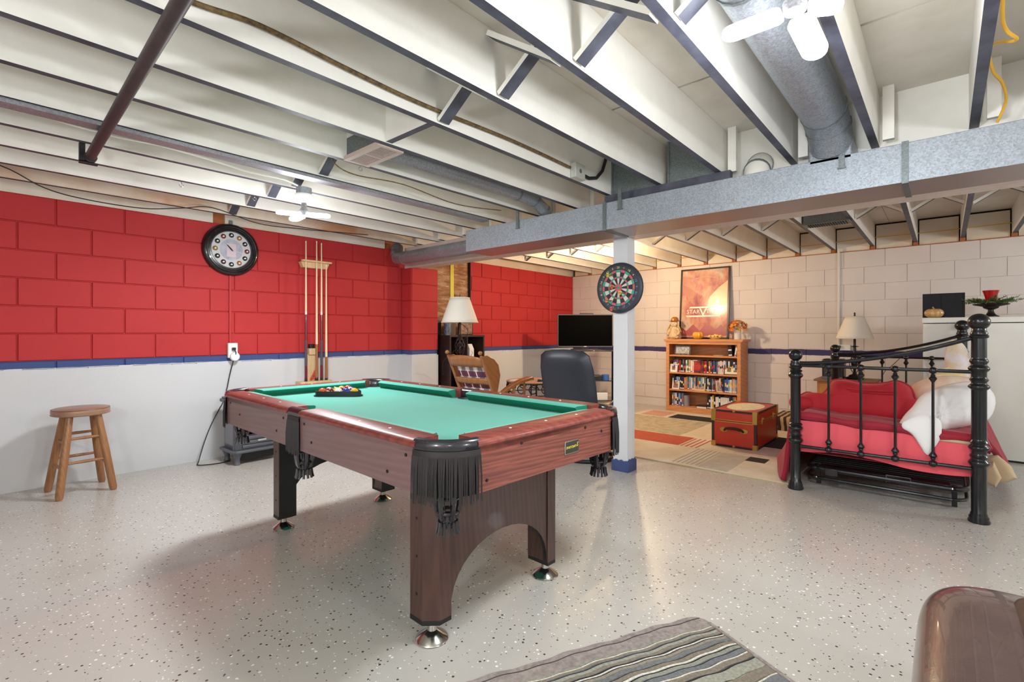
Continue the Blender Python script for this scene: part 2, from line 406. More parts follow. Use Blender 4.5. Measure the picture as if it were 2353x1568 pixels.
# ceiling with boards, joists, braces
ceiling = structure('ceiling', MB().box((XL-.2, YR-.2, ZS+.02), (XB+.2, YL+.2, ZS+.06)), M_dark, smooth=False)
seams = [XL, .14, 2.58, 5.02, XB+.1]
ys = [YR, -2.0, -.78, .4915, 1.70, 2.9, 4.11, YL+.05]
for i in range(4):
    for j in range(7):
        build('panel', MB().box((seams[i]+.010, ys[j]+.002, ZS), (seams[i+1]-.010, ys[j+1]-.002, ZS+.02)), M_ply, ceiling, smooth=False)
JY = [.29+.4025*n for n in range(-8, 12)]
me_j = None
for k, y in enumerate(JY):
    stained = k == len(JY)-1
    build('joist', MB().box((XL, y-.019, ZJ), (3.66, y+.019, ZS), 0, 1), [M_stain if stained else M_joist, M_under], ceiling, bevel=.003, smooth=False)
YF = [y-.04 for y in JY]
for y in YF:
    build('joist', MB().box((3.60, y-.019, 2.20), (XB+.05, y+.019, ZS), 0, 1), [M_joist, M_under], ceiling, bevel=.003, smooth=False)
# rim at back wall: raw blocks under joist ends, painted panels in each bay
structure('trim_6', MB().box((XB+.045, YR, ZW), (XB+.2, YL, ZS)), M_dark, smooth=False)
structure('trim_7', MB().box((XB+.0, YR, ZW-.006), (XB+.1, YL, ZW+.008)), M_rawwood, smooth=False)
rb = bpy.data.objects.get('trim_6')
for i, y in enumerate(YF):
    build('end_block', MB().box((XB+.005, y-.024, ZW+.008), (XB+.05, y+.024, 2.2)), M_rawwood, rb, smooth=False)
    y1 = (YF[i+1] if i+1 < len(YF) else YL)
    build('rim_panel', MB().box((XB+.03, y+.032, ZW+.01), (XB+.044, y1-.032, ZS-.02)), M_rim, rb, smooth=False)
# cross bracing
for k in range(3, len(JY)-1):
    ya, yb_ = JY[k]+.019, JY[k+1]-.019; xb = 1.57
    if k in (12, 13):       # solid blocking
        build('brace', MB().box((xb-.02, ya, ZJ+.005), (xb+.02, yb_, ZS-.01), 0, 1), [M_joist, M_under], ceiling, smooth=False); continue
    if k > 7 and k < 12 and False: continue
    for s_ in (0, 1):
        z0, z1 = (ZJ-.005, ZS-.03) if s_ else (ZS-.03, ZJ-.005); xo = xb-.035 if s_ else xb+.035
        b = MB(); z0, z1 = (z0+.012 if z0 < z1 else z0), (z1+.012 if z1 < z0 else z1); L = math.hypot(yb_-ya, z1-z0)-.022; ang = math.atan2(z1-z0, yb_-ya)
        b.X = Matrix.Translation((xo, (ya+yb_)/2, (z0+z1)/2)) @ Matrix.Rotation(ang, 4, 'X')
        b.box((-.032, -L/2, -.011), (.032, L/2, .011), 0, 1)
        build('brace', b, [M_joist, M_under], ceiling, smooth=False)
for k in range(5, len(YF)-1):
    ya, yb_ = YF[k]+.019, YF[k+1]-.019; xb = 5.55
    if k == 9: continue
    for s_ in (0, 1):
        z0, z1 = (2.205, ZS-.03) if s_ else (ZS-.03, 2.205); xo = xb-.035 if s_ else xb+.035
        b = MB(); z0, z1 = (z0+.012 if z0 < z1 else z0), (z1+.012 if z1 < z0 else z1); L = math.hypot(yb_-ya, z1-z0)-.022; ang = math.atan2(z1-z0, yb_-ya)
        b.X = Matrix.Translation((xo, (ya+yb_)/2, (z0+z1)/2)) @ Matrix.Rotation(ang, 4, 'X')
        b.box((-.02, -L/2, -.011), (.02, L/2, .011), 0, 1)
        build('brace', b, [M_joist, M_under], ceiling, smooth=False)
# squash blocks standing on the beam between lapped joists
for y in (.56, .96, 1.36, .155):
    build('blocking', MB().box((3.30, y-.36, ZJ-.0), (3.33, y-.31, ZS)), M_joist, ceiling, smooth=False)
build('header_board', MB().box((3.42, -1.6, ZJ-.05), (3.45, 1.07, ZS)), M_joist, ceiling, smooth=False)
# beam and post
bt = thing('support_beam', (3.71, 1.0, 1.935), 'long white painted wooden beam beside the metal duct, carried by the post', 'beam')
for i, x in enumerate((3.63, 3.687, 3.744)):
    build('plank', MB().box((x, YR+.02, 1.935), (x+.055, 4.80 if i else 4.95, 2.184)), mat('beam_paint', (214, 200, 192), .6, var=.1, world=True) if i == 0 else bpy.data.materials['beam_paint'], bt, bevel=.003, smooth=False)
pt = thing('support_post', (3.705, 2.015, 0), 'square white wooden post with blue foot carrying the dartboard', 'post')
build('shaft', MB().box((3.64, 1.95, .09), (3.77, 2.08, 1.935)), M_post, pt, bevel=.004)
b = MB()
zz = [.095, .09, .098, .092, .098, .09]
b.prism([(3.632, 1.938), (3.782, 1.938), (3.782, 2.092), (3.632, 2.092)], 0, .09)
for i in range(6): b.box((3.634, 1.942+i*.024, .08), (3.64, 1.942+(i+1)*.024, zz[i])); b.box((3.64+i*.022, 1.942, .08), (3.64+(i+1)*.022, 1.95, zz[5-i]+.006))
build('painted_foot', b, M_bluep, pt, bevel=.004)

# ---------------------------------------------------------------- ducts, pipes, wires
dt = thing('main_duct', (3.37, 1.0, 1.915), 'long rectangular galvanized air duct running beside the beam', 'duct')
for a, b_ in ((-2.6, -1.2), (-1.2, .145), (.155, 1.895), (1.905, 3.407)):
    build('duct_section', MB().box((3.20, a, 1.915), (3.54, b_, 2.116), 0, 1), [M_galv, mat('duct_bottom', (150, 134, 130), .3, .35, world=True) if 'duct_bottom' not in bpy.data.materials else bpy.data.materials['duct_bottom']], dt, bevel=.004)  # same sheet metal; pinkish reflection painted into the bottom face colour
for y in (.15, 1.90):
    build('seam_strip', MB().box((3.194, y-.014, 1.908), (3.546, y+.014, 2.122)), M_galvd, dt, smooth=False)
for y in (.42, 1.77, 2.75):
    b = MB().box((3.188, y-.014, 2.05), (3.197, y+.014, 2.20)).box((3.188, y-.02, 2.042), (3.2, y+.02, 2.05))
    build('hanger_strap', b, M_galvd, dt, smooth=False)
def rduct(name, pts, r, label, boot=None, rings=True, m=M_galvr):
    T_ = thing(name, pts[0], label, 'duct')
    build('pipe', MB().tube(pts, r, 20), m, T_)
    if rings:
        for p, q in zip(pts[1:-1], pts[2:]):
            d = (Vector(q)-Vector(p)).normalized(); c = Vector(p)
            build('joint_ring', MB().rod(tuple(c-d*.008), tuple(c+d*.008), r+.004, 20), M_galvd, T_)
    return T_
rduct('round_duct', [(3.37, 3.41, 2.0), (3.37, 4.60, 2.0), (3.40, 4.76, 2.02), (3.45, 4.86, 2.08), (3.5, 4.92, 2.17)], .07, 'round grey duct continuing the main duct to the red wall')
T_ = rduct('round_duct', [(.2, .49, 2.33), (1.7, .49, 2.33), (3.0, .475, 2.31), (3.14, .475, 2.27), (3.24, .475, 2.19)], .105, 'wide round duct in the joist bay beside the large bright lamp')
build('boot', MB().box((3.2, .37, 2.10), (3.4, .58, 2.2)), M_galvr, T_, bevel=.01)
T_ = rduct('round_duct', [(1.68, 2.50, 2.235), (2.9, 2.50, 2.235), (3.12, 2.50, 2.225), (3.24, 2.50, 2.17), (3.3, 2.50, 2.10)], .05, 'thin round duct running from the ceiling vent to the main duct')
rduct('round_duct', [(3.30, .88, 2.10), (3.32, .88, 2.16), (3.38, .88, 2.21), (3.6, .88, 2.24)], .075, 'pale round duct elbow rising from the main duct between two joists', m=M_joist)
T_ = thing('ceiling_vent', (1.62, 2.53, 2.18), 'pinkish grey louvred ceiling register with sheet metal boot between joists', 'vent')
build('boot', MB().box((1.545, 2.335, 2.20), (1.69, 2.68, 2.31)), M_galvd, T_, bevel=.003)
M_regist = mat('register_paint', (196, 176, 168), .5)
b = MB().box((1.53, 2.325, 2.176), (1.70, 2.345, 2.20)).box((1.53, 2.67, 2.176), (1.70, 2.69, 2.20)).box((1.53, 2.345, 2.176), (1.56, 2.67, 2.2)).box((1.67, 2.345, 2.176), (1.70, 2.67, 2.2)).box((1.56, 2.5, 2.176), (1.67, 2.51, 2.2))
build('frame', b, M_regist, T_, bevel=.002)
build('backing', MB().box((1.56, 2.345, 2.195), (1.67, 2.67, 2.2)), M_dark, T_, smooth=False)
for i in range(22):
    y = 2.352+i*.0148
    if abs(y-2.505) > .008: build('louvre', MB().box((1.56, y, 2.177), (1.67, y+.0045, 2.180)), M_regist, T_, smooth=False)
T_ = thing('ceiling_vent', (5.47, .85, 2.19), 'small metal register under the far joists above the bed', 'vent')
build('boot', MB().box((5.40, .66, 2.19), (5.56, 1.02, 2.3)), M_galvd, T_, bevel=.003)
build('grille', MB().box((5.39, .65, 2.18), (5.57, 1.03, 2.19)), M_galvd, T_, bevel=.002)
for i in range(16): build('louvre', MB().box((5.41, .68+i*.02, 2.174), (5.55, .686+i*.02, 2.181)), M_dark, T_, smooth=False)
# return-air panning (sheet metal plates between joists) with black angle
for (a, b_), lb in (((1.919, 1.5165), 'left'), ((1.4785, 1.116), 'right')):
    T_ = build('panning_plate', MB().box((3.27, b_, 2.18), (3.274, a-.038, ZS)).box((3.262, a-.05, 2.18), (3.27, a-.038, ZS)), M_galvd, smooth=False)
    tag(T_, 'dull galvanized plate closing the %s of two joist bays above the duct' % lb, 'metal plate')
T_ = build('angle_strip', MB().box((3.25, 1.02, 2.118), (3.30, 1.93, 2.182)), M_under, smooth=False)
tag(T_, 'black strip on top of the duct below the two metal plates', 'strip')
# iron pipe
T_ = thing('iron_pipe', (.5, 3.6, 2.13), 'dark brown iron pipe hanging under the joists at upper left', 'pipe')
build('pipe', MB().rod((.43, .9, 2.158), (.497, 3.62, 2.125), .024, 16), M_pipe, T_)
build('coupling', MB().rod((.497, 3.56, 2.125), (.497, 3.63, 2.125), .029, 16), M_pipe, T_)
build('hanger', MB().box((.45, 3.565, 2.10), (.475, 3.60, 2.20)).box((.45, 3.57, 2.088), (.53, 3.60, 2.096)), M_blackm, T_, bevel=.002)
T_ = thing('conduit_strip', (1, 3.15, 2.16), 'pale metal strip running along the underside of a joist above the small lamp', 'conduit')
build('strip', MB().box((XL+.1, 3.09, 2.158), (3.19, 3.175, 2.183)), galv('pale_conduit', (150, 152, 160), .4, .4), T_, bevel=.008)
def cable(label, pts, r, m, name='cable', cat='cable', n=7, sub=True):
    P = [Vector(p) for p in pts]
    if sub:
        Q = []
        for i in range(len(P)-1):
            p0, p1, p2, p3 = P[max(i-1, 0)], P[i], P[i+1], P[min(i+2, len(P)-1)]
            for k in range(6):
                t_ = k/6; Q.append(.5*((2*p1)+(p2-p0)*t_+(2*p0-5*p1+4*p2-p3)*t_*t_+(3*p1-p0-3*p2+p3)*t_**3))
        Q.append(P[-1]); P = Q
    return tag(build(name, MB().tube([tuple(p) for p in P], r, n), m), label, cat)
cable('white cable clipped along the ceiling toward the small lamp', [(.0, 3.2, 2.205), (.13, 3.2, 2.185), (.5, 3.21, 2.16), (.74, 3.2, 2.165), (1.0, 3.2, 2.15), (1.185, 3.2, 2.135), (1.37, 3.2, 2.14), (1.45, 3.25, 2.15), (1.56, 3.35, 2.165)], .006, M_cable_w)
cable('old brown braided cable sagging through the joists toward the junction box', [(.1, 1.865, 2.23), (.5, 1.865, 2.238), (.73, 1.865, 2.262), (1.08, 1.865, 2.245), (1.46, 1.865, 2.235), (2.12, 1.865, 2.252), (2.70, 1.865, 2.245)], .0095, M_oldcable)
T_ = thing('junction_box', (2.8, 1.86, 2.2), 'white square junction box on a joist left of the metal plates', 'junction box')
build('box', MB().box((2.72, 1.835, 2.185), (2.84, 1.88, 2.285)), mat('grey_steel_box', (196, 196, 190), .5, .3), T_, bevel=.006)
build('knockout', MB().lathe([(.0, 0), (.015, 0), (.015, .002), (0, .002)], (2.78, 1.8345, 2.235), 14, 'Y'), M_galvd, T_)
build('hose', MB().tube([(2.84, 1.86, 2.23), (2.92, 1.86, 2.225), (3.02, 1.86, 2.25), (3.10, 1.86, 2.32), (3.15, 1.86, 2.42)], .012, 8), M_blackm, T_)
cable('black wire sagging across the top of the red wall at left', [(-.2, 4.55, 2.30), (.19, 4.6, 2.235), (.4, 4.6, 2.135), (.62, 4.6, 2.10), (.95, 4.6, 2.10), (1.2, 4.6, 2.15), (1.43, 4.62, 2.20), (1.8, 4.62, 2.13), (2.2, 4.6, 2.14), (2.9, 4.6, 2.19)], .004, M_cable_b)
cable('thin tan wire sagging under the joists right of the ceiling vent', [(1.5, 2.74, 2.30), (1.52, 2.8, 2.20), (1.7, 2.86, 2.17), (2.1, 2.88, 2.2), (2.6, 2.88, 2.16), (3.1, 2.86, 2.2)], .004, M_oldcable)
cable('yellow cable strung along the rim over the white wall', [(7.33, -.9, 2.31), (7.33, .1, 2.295), (7.33, .6, 2.30), (7.33, 1.0, 2.29), (7.33, 1.25, 2.28), (7.33, 1.9, 2.29), (7.33, 2.9, 2.29), (7.33, 3.5, 2.28)], .0045, M_cable_y)
cable('yellow cable looping beside the last joist at the upper right', [(2.0, -.136, 2.30), (2.38, -.150, 2.22), (2.52, -.195, 2.2), (2.62, -.15, 2.25), (2.8, -.138, 2.30), (2.92, -.155, 2.26), (3.02, -.19, 2.235), (3.16, -.21, 2.20), (3.22, -.185, 2.13)], .006, M_cable_y)
cable('white conduit running down the white wall behind the bedside lamp', [(7.345, .997, 2.20), (7.345, .997, .97)], .014, M_cable_w, name='conduit', cat='conduit', sub=False)
T_ = thing('wall_outlet', (7.335, .93, .93), 'white outlet box under the conduit behind the bedside lamp', 'outlet')
build('box', MB().box((7.31, .87, .93), (7.348, 1.02, 1.0)), M_white, T_, bevel=.005)
build('plug', MB().box((7.28, .97, .96), (7.31, 1.01, .99)), M_blackp, T_, bevel=.004)
for i, p in enumerate(((1.02, 3.9125, 2.18), (1.49, 3.9, 2.18), (1.65, 2.70, 2.18))):
    b = MB().rod((p[0], p[1], p[2]+.004), (p[0], p[1], p[2]-.012), .0018, 6)
    b.tube([(p[0]+.012*math.sin(2*PI*k/12), p[1], p[2]-.024+.012*math.cos(2*PI*k/12)) for k in range(12)], .0018, 6, closed=True)
    tag(build('screw_hook', b, M_chrome), ['small eye hook under a joist between the iron pipe and the clock', 'small eye hook under a joist above the clock', 'small eye hook under a joist beside the ceiling vent'][i], 'hook')
# conduit behind clock
cable('red painted conduit running down the red wall behind the clock', [(1.70, YL-.014, 2.15), (1.70, YL-.014, 1.04)], .011, mat('red_conduit', (190, 48, 50), .5), name='conduit', cat='conduit', sub=False)
cable('red painted conduit running down the orange wall beside the television', [(6.66, YL-.014, 2.15), (6.66, YL-.014, 1.15)], .012, bpy.data.materials['red_conduit'], name='conduit', cat='conduit', sub=False)

# ---------------------------------------------------------------- lamps with folding led blades
def led_lamp(x, y, zt, zb, angs, label, blen=.14, bw=.075, tilt=0):
    angs = [(a, tilt, blen) if not isinstance(a, tuple) else a for a in angs]
    T_ = thing('ceiling_lamp', (x, y, zt), label, 'lamp')
    build('junction_box', MB().lathe([(0, 0), (.052, 0), (.052, .045), (0, .045)], (x, y, zt), 16), M_galv, T_)
    build('canopy', MB().lathe([(0, -.03), (.035, -.03), (.06, -.012), (.062, -.002), (0, -.002)], (x, y, zt), 24), M_white, T_)
    build('socket', MB().lathe([(0, -.06), (.024, -.06), (.026, -.03), (0, -.03)], (x, y, zt), 18), M_white, T_)
    build('bulb_neck', MB().lathe([(0, zb-.015-zt), (.03, zb-.01-zt), (.034, zb+.02-zt), (.02, zb+.045-zt), (.018, -.06), (0, -.06)], (x, y, zt), 18), galv('lamp_neck', (150, 150, 155), .4, .3) if 'lamp_neck' not in bpy.data.materials else bpy.data.materials['lamp_neck'], T_)
    for a, tilt, blen in angs:
        b = MB(); b.X = Matrix.Translation((x, y, zb)) @ Matrix.Rotation(R(a), 4, 'Z') @ Matrix.Rotation(R(tilt), 4, 'Y')
        n = 10; h = bw/2
        poly = [(.035, -h*.7), (.05, -h)]+[(.035+blen-h+h*math.sin(PI*k/n), -h*math.cos(PI*k/n)) for k in range(n+1)]+[(.05, h), (.035, h*.7)]
        b.prism(poly, -.012, .008)
        build('led_blade', b, M_led, T_, bevel=.004)
    return T_
led_lamp(1.63, 3.40, 2.125, 1.985, (-48.6, 90, 172), 'small white ceiling lamp with three glowing blades near the clock', .15, .07, 3)
led_lamp(1.66, .335, 2.22, 2.115, ((90, 0, .175), (-8, 20, .175), (-82, 14, .09)), 'bright ceiling lamp with large glowing blades at the top right', .155, .075, 3)
T_ = thing('ceiling_lamp', (5.65, 3.03, 2.2), 'warm bare bulb under the far joists hidden behind the dartboard post', 'lamp')
build('holder', MB().lathe([(0, 0), (.055, 0), (.055, -.03), (.03, -.06), (.022, -.15), (0, -.15)], (5.65, 3.03, 2.2), 18), M_white, T_)
build('bulb', MB().lathe([(.012, .05), (.016, .03), (.03, 0), (.028, -.018), (.012, -.03), (0.0001, -.032)], (5.65, 3.03, 2.0), 18), M_bulb, T_)
bpy.data.objects['bulb'].visible_shadow = True
led_lamp(-.9, -.9, 2.17, 2.04, (0, 120, 240), 'white ceiling lamp with glowing blades behind the camera')  # extra fixture added out of view to go with the fill light
for i, (x, y) in enumerate(FILL_TORCH):  # lamp bodies made up for the added fill lights, all out of view
    T_ = thing('floor_lamp', (x, y, 0), ['black standing lamp with open bowl behind the camera near the red wall', 'black standing lamp with open bowl right of the camera', 'black standing lamp with open bowl beyond the pale cabinet'][i], 'lamp')
    build('foot', MB().lathe([(0, 0), (.14, 0), (.14, .015), (.02, .03), (0, .03)], (x, y, 0), 24), M_blackm, T_)
    build('pole', MB().rod((x, y, .02), (x, y, 1.40), .012, 10), M_blackm, T_)
    build('bowl', MB().lathe([(.0, 1.39), (.05, 1.40), (.09, 1.43), (.11, 1.46), (.105, 1.46), (.08, 1.435), (0, 1.41)], (x, y, 0), 28), M_white, T_)
    build('bulb', MB().sph((x, y, 1.47), .035, 14), M_led, T_)

# ---------------------------------------------------------------- pool table (local coordinates: x across, y along)
PT = thing('pool_table', (1.544, 2.166, 0), 'pool table with green cloth, mahogany rails and fringed drop pockets', 'pool table', rot=R(-1.8))
def P(name, mb, m, parent=PT, **kw): return build(name, mb, m, parent, local=True, **kw)
HX, HY_, CH = .541, 1.053, .146
ZT, ZJN, ZB = .805, .7765, .627
P('bed', MB().box((-HX+.05, -HY_+.05, .70), (HX-.05, HY_-.05, .755)), M_felt, smooth=False)
CW = .135    # rail top width outer->nose
MS = .062    # half mouth of side pockets
CM = .118    # corner mouth
def apron(x0, x1, y0, y1, m): return P('apron', MB().box((x0, y0, ZB), (x1, y1, ZJN)), m, bevel=.002)
apron(-HX+CH, HX-CH, -HY_, -HY_+.022, M_rose); apron(-HX+CH, HX-CH, HY_-.022, HY_, M_rose)
for sx in (-1, 1):
    for a, b_ in ((-HY_+CH, -.055), (.055, HY_-CH)):
        x0, x1 = sorted((sx*HX, sx*(HX-.022))); apron(x0, x1, a, b_, M_rose_sheen)
def rail(p0, p1, inward, name='rail'):
    """rounded rail cap from p0 to p1 (outer edge), inward unit vector"""
    d = Vector((p1[0]-p0[0], p1[1]-p0[1], 0)).normalized(); n = Vector((inward[0], inward[1], 0))
    prof = [(.0, ZJN), (-.010, ZJN+.004), (-.012, ZJN+.014), (-.006, ZT-.006), (.006, ZT), (.088, ZT), (.088, ZJN-.02), (.0, ZJN-.02)]
    vs = []
    for P_ in (p0, p1):
        for u, z in prof: q = Vector((P_[0], P_[1], 0))+n*u; vs.append((q.x, q.y, z))
    k = len(prof); b = MB()
    b._add(vs, [(i, (i+1) % k, k+(i+1) % k, k+i) for i in range(k)]+[tuple(range(k))[::-1], tuple(range(k, 2*k))])
    P(name, b, M_rail, ang=50)
def cushion(p0, p1, inward, c0, c1):
    """cloth cushion nose with cut ends c0/c1 (how much the nose is shorter)"""
    d = Vector((p1[0]-p0[0], p1[1]-p0[1], 0)).normalized(); n = Vector((inward[0], inward[1], 0))
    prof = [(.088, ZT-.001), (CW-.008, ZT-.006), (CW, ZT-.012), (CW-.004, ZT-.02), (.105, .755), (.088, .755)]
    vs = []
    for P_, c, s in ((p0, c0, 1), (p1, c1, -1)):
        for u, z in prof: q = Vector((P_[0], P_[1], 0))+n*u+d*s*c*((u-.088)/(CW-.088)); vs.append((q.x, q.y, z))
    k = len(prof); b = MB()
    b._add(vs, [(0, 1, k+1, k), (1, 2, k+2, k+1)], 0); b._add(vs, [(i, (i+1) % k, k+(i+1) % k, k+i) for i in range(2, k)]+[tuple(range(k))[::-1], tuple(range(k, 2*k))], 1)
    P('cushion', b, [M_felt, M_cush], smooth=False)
E0 = CH-.01
segs = []
for sy in (-1, 1):
    rail((-HX+E0, sy*HY_), (HX-E0, sy*HY_), (0, -sy)); cushion((-HX+E0+.03, sy*HY_), (HX-E0-.03, sy*HY_), (0, -sy), .035, .035)
for sx in (-1, 1):
    for a, b_ in ((-HY_+E0, -MS), (MS, HY_-E0)):
        rail((sx*HX, a), (sx*HX, b_), (-sx, 0))
        ca, cb_ = (.035, .012) if a < -MS-.01 and b_ < 0 else (.012, .035)
        cushion((sx*HX, a+(.03 if b_ < 0 else .004)), (sx*HX, b_-(.004 if b_ < 0 else .03)), (-sx, 0), ca, cb_)
M_dia = mat('pearl_sight', (240, 238, 232), .3)
def dia(x, y): P('rail_sight', MB().lathe([(0, .0), (.0055, 0), (.005, .0012), (0, .0014)], (x, y, ZT), 12), M_dia)
for sy in (-1, 1):
    for k in (-1, 0, 1): dia(k*.2, sy*(HY_-.045))
for sx in (-1, 1):
    for sy in (-1, 1):
        for k in (.25, .5, .75): dia(sx*(HX-.045), sy*(.06+k*(HY_-CH-.06)))
# corner pockets: plastic rim arc, leather-look fringe, drop basket
M_pocket = mat('pocket_black_vinyl', (34, 34, 40), .22, coat=.4)
M_fringe, t = base('fringe_vinyl', (34, 28, 30), .5)
def arc_pts(sx, sy, r, n=10):
    cx, cy = sx*(HX-CH), sy*(HY_-CH); 
    return [(cx+sx*r*math.cos(a), cy+sy*r*math.sin(a)) for a in [PI/2*i/n for i in range(n+1)]]
def pocket_rim(path, inner, nm='pocket_rim'):
    b = MB(); n = len(path)
    vs = []
    for (x, y), (ix, iy) in zip(path, inner):
        for u, z in ((0, ZJN-.008), (-.006, ZJN+.006), (0, ZT-.002), (.3, ZT+.004), (.8, ZT), (1, ZT-.014), (1, ZJN-.02)):
            f = max(u, 0); ox = x+(ix-x)*f; oy = y+(iy-y)*f
            if u < 0: ox += (x-ix)*.12; oy += (y-iy)*.12
            vs.append((ox, oy, z))
    k = 7
    b._add(vs, [(i*k+j, i*k+j+1, (i+1)*k+j+1, (i+1)*k+j) for i in range(n-1) for j in range(k-1)]+[tuple(range(k)), tuple((n-1)*k+j for j in range(k))[::-1]])
    P(nm, b, M_pocket, ang=60)
def fringe(path, z0, z1, normals):
    b = MB(); n = len(path)
    vs = [];
    for (x, y), (nx, ny) in zip(path, normals): vs += [(x+nx*.004, y+ny*.004, z0), (x+nx*.006, y+ny*.006, z0-.022)]
    b._add(vs, [(2*i, 2*i+1, 2*i+3, 2*i+2) for i in range(n-1)])
    vs2 = []
    for (x, y), (nx, ny) in zip(path, normals): vs2 += [(x-nx*.004, y-ny*.004, z0), (x-nx*.004, y-ny*.004, ZB)]
    b2 = MB(); b2._add(vs2, [(2*i, 2*i+1, 2*i+3, 2*i+2) for i in range(n-1)]); P('pocket_skirt', b2, M_blackm)
    # strands
    L = [0]
    for p, q in zip(path, path[1:]): L.append(L[-1]+math.hypot(q[0]-p[0], q[1]-p[1]))
    m = int(L[-1]/.0040)
    for i in range(m+1):
        s_ = L[-1]*i/m; j = min(len(L)-2, max(0, next((k for k in range(len(L)-1) if L[k+1] >= s_-1e-9), len(L)-2)))
        f = (s_-L[j])/(L[j+1]-L[j]); x = path[j][0]+(path[j+1][0]-path[j][0])*f; y = path[j][1]+(path[j+1][1]-path[j][1])*f
        nx, ny = normals[j]; o1 = .006+.004*random.random(); tx, ty = -ny, nx; sw = (random.random()-.5)*.009; zb = z1+random.uniform(-.012, .008)
        b.tube([(x+nx*.005, y+ny*.005, z0-.018), (x+nx*o1+tx*sw*.6, y+ny*o1+ty*sw*.6, (z0+zb)/2), (x+nx*o1+tx*sw, y+ny*o1+ty*sw, zb)], [.0024, .0027, .0020], 4)
    P('fringe', b, M_fringe)
def basket(cx, cy, zt=.70, r=.042):
    b = MB()
    b.lathe([(r+.004, zt), (r+.004, zt-.012), (r, zt-.012)], (cx, cy, 0), 18)
    prof = [(r, zt), (r*.98, .62), (r*.9, .58), (r*.75, .55), (r*.6, .54)]
    for i in range(6):
        a = 2*PI*i/6+.3; b.tube([(cx+q*math.cos(a), cy+q*math.sin(a), z) for q, z in prof], .0095, 6)
    for q, z in ((r*.97, .61), (r*.8, .56)): b.tube([(cx+q*math.cos(2*PI*k/16), cy+q*math.sin(2*PI*k/16), z) for k in range(16)], .006, 6, closed=True)
    b.lathe([(r*.62, .55), (r*.66, .535), (r*.62, .522), (r*.4, .52), (0, .53)], (cx, cy, 0), 16)
    for i in range(12):
        a = 2*PI*i/12; b.tube([(cx+.03*math.cos(a), cy+.03*math.sin(a), .53), (cx+.033*math.cos(a), cy+.033*math.sin(a), .505), (cx+.037*math.cos(a), cy+.037*math.sin(a), .49)], .0055, 5)
    P('pocket_basket', b, M_pocket)
for sx in (-1, 1):
    for sy in (-1, 1):
        out = arc_pts(sx, sy, CH+.004); cx, cy = sx*(HX-CH), sy*(HY_-CH)
        inn = [(cx+(x-cx)*.74, cy+(y-cy)*.74) for x, y in out]
        pocket_rim(out, inn)
        nm = [((x-cx)/CH, (y-cy)/CH) for x, y in out]
        fringe(out, ZJN-.004, .612, nm)
        basket(sx*(HX-.095), sy*(HY_-.095))
        P('pocket_well', MB().lathe([(.062, .757), (.058, .70), (.0, .69)], (sx*(HX-.085), sy*(HY_-.085), 0), 20, cap=True), M_blackm)
    path = [(sx*(HX+.002), y) for y in (-.06, -.03, 0, .03, .06)]
    inn = [(sx*(HX-.05+.035*abs(y)/.06*0), y) for y in (-.06, -.03, 0, .03, .06)]
    pocket_rim(path, inn); fringe(path, ZJN-.004, .612, [(sx, 0)]*5); basket(sx*(HX-.045), 0, r=.04)
    P('pocket_well', MB().lathe([(.048, .7575), (.046, .70), (.0, .69)], (sx*(HX-.065), 0, 0), 20), M_blackm)
# screws on aprons
def screw(x, y, z, ax):
    b = MB()
    if ax == 'Y': b.lathe([(0, .004), (.0055, .003), (.006, 0)] if y > 0 else [(.006, 0), (.0055, -.003), (0, -.004)], (x, y, z), 10, 'Y')
    else: b.lathe([(0, .004), (.0055, .003), (.006, 0)] if x > 0 else [(.006, 0), (.0055, -.003), (0, -.004)], (x, y, z), 10, 'X')
    P('screw', b, M_iron)
for x, z in ((-.36, .662), (-.19, .757), (.2, .757), (.32, .725)): screw(x, -HY_, z, 'Y')
for y, z in ((-.86, .745), (-.75, .67), (-.17, .68), (-.10, .75), (.12, .75), (.2, .68), (.70, .70), (.85, .75)): screw(-HX, y, z, 'X')
# name plate
P('plate_rim', MB().cb((.105, -HY_-.002, .694), (.092, .004, .052)), mat('pewter', (150, 146, 130), .35, .8), bevel=.002)
P('plate', MB().cb((.105, -HY_-.004, .694), (.084, .003, .044)), mat('plate_dark', (44, 46, 36), .5), bevel=.001)
M_gold = mat('gold_print', (226, 206, 70), .5)
txm = Matrix.Translation((.097, -HY_-.0058, .694)) @ Matrix.Rotation(R(90), 4, 'X')
text('lettering', 'SPORTCRAFT', .0135, M_gold, txm, None, .0003, sx=.82, shear=.2).parent = PT
text('lettering', 'S', .024, M_gold, Matrix.Translation((.136, -HY_-.0058, .699)) @ Matrix.Rotation(R(90), 4, 'X'), None, .0003, shear=.3).parent = PT
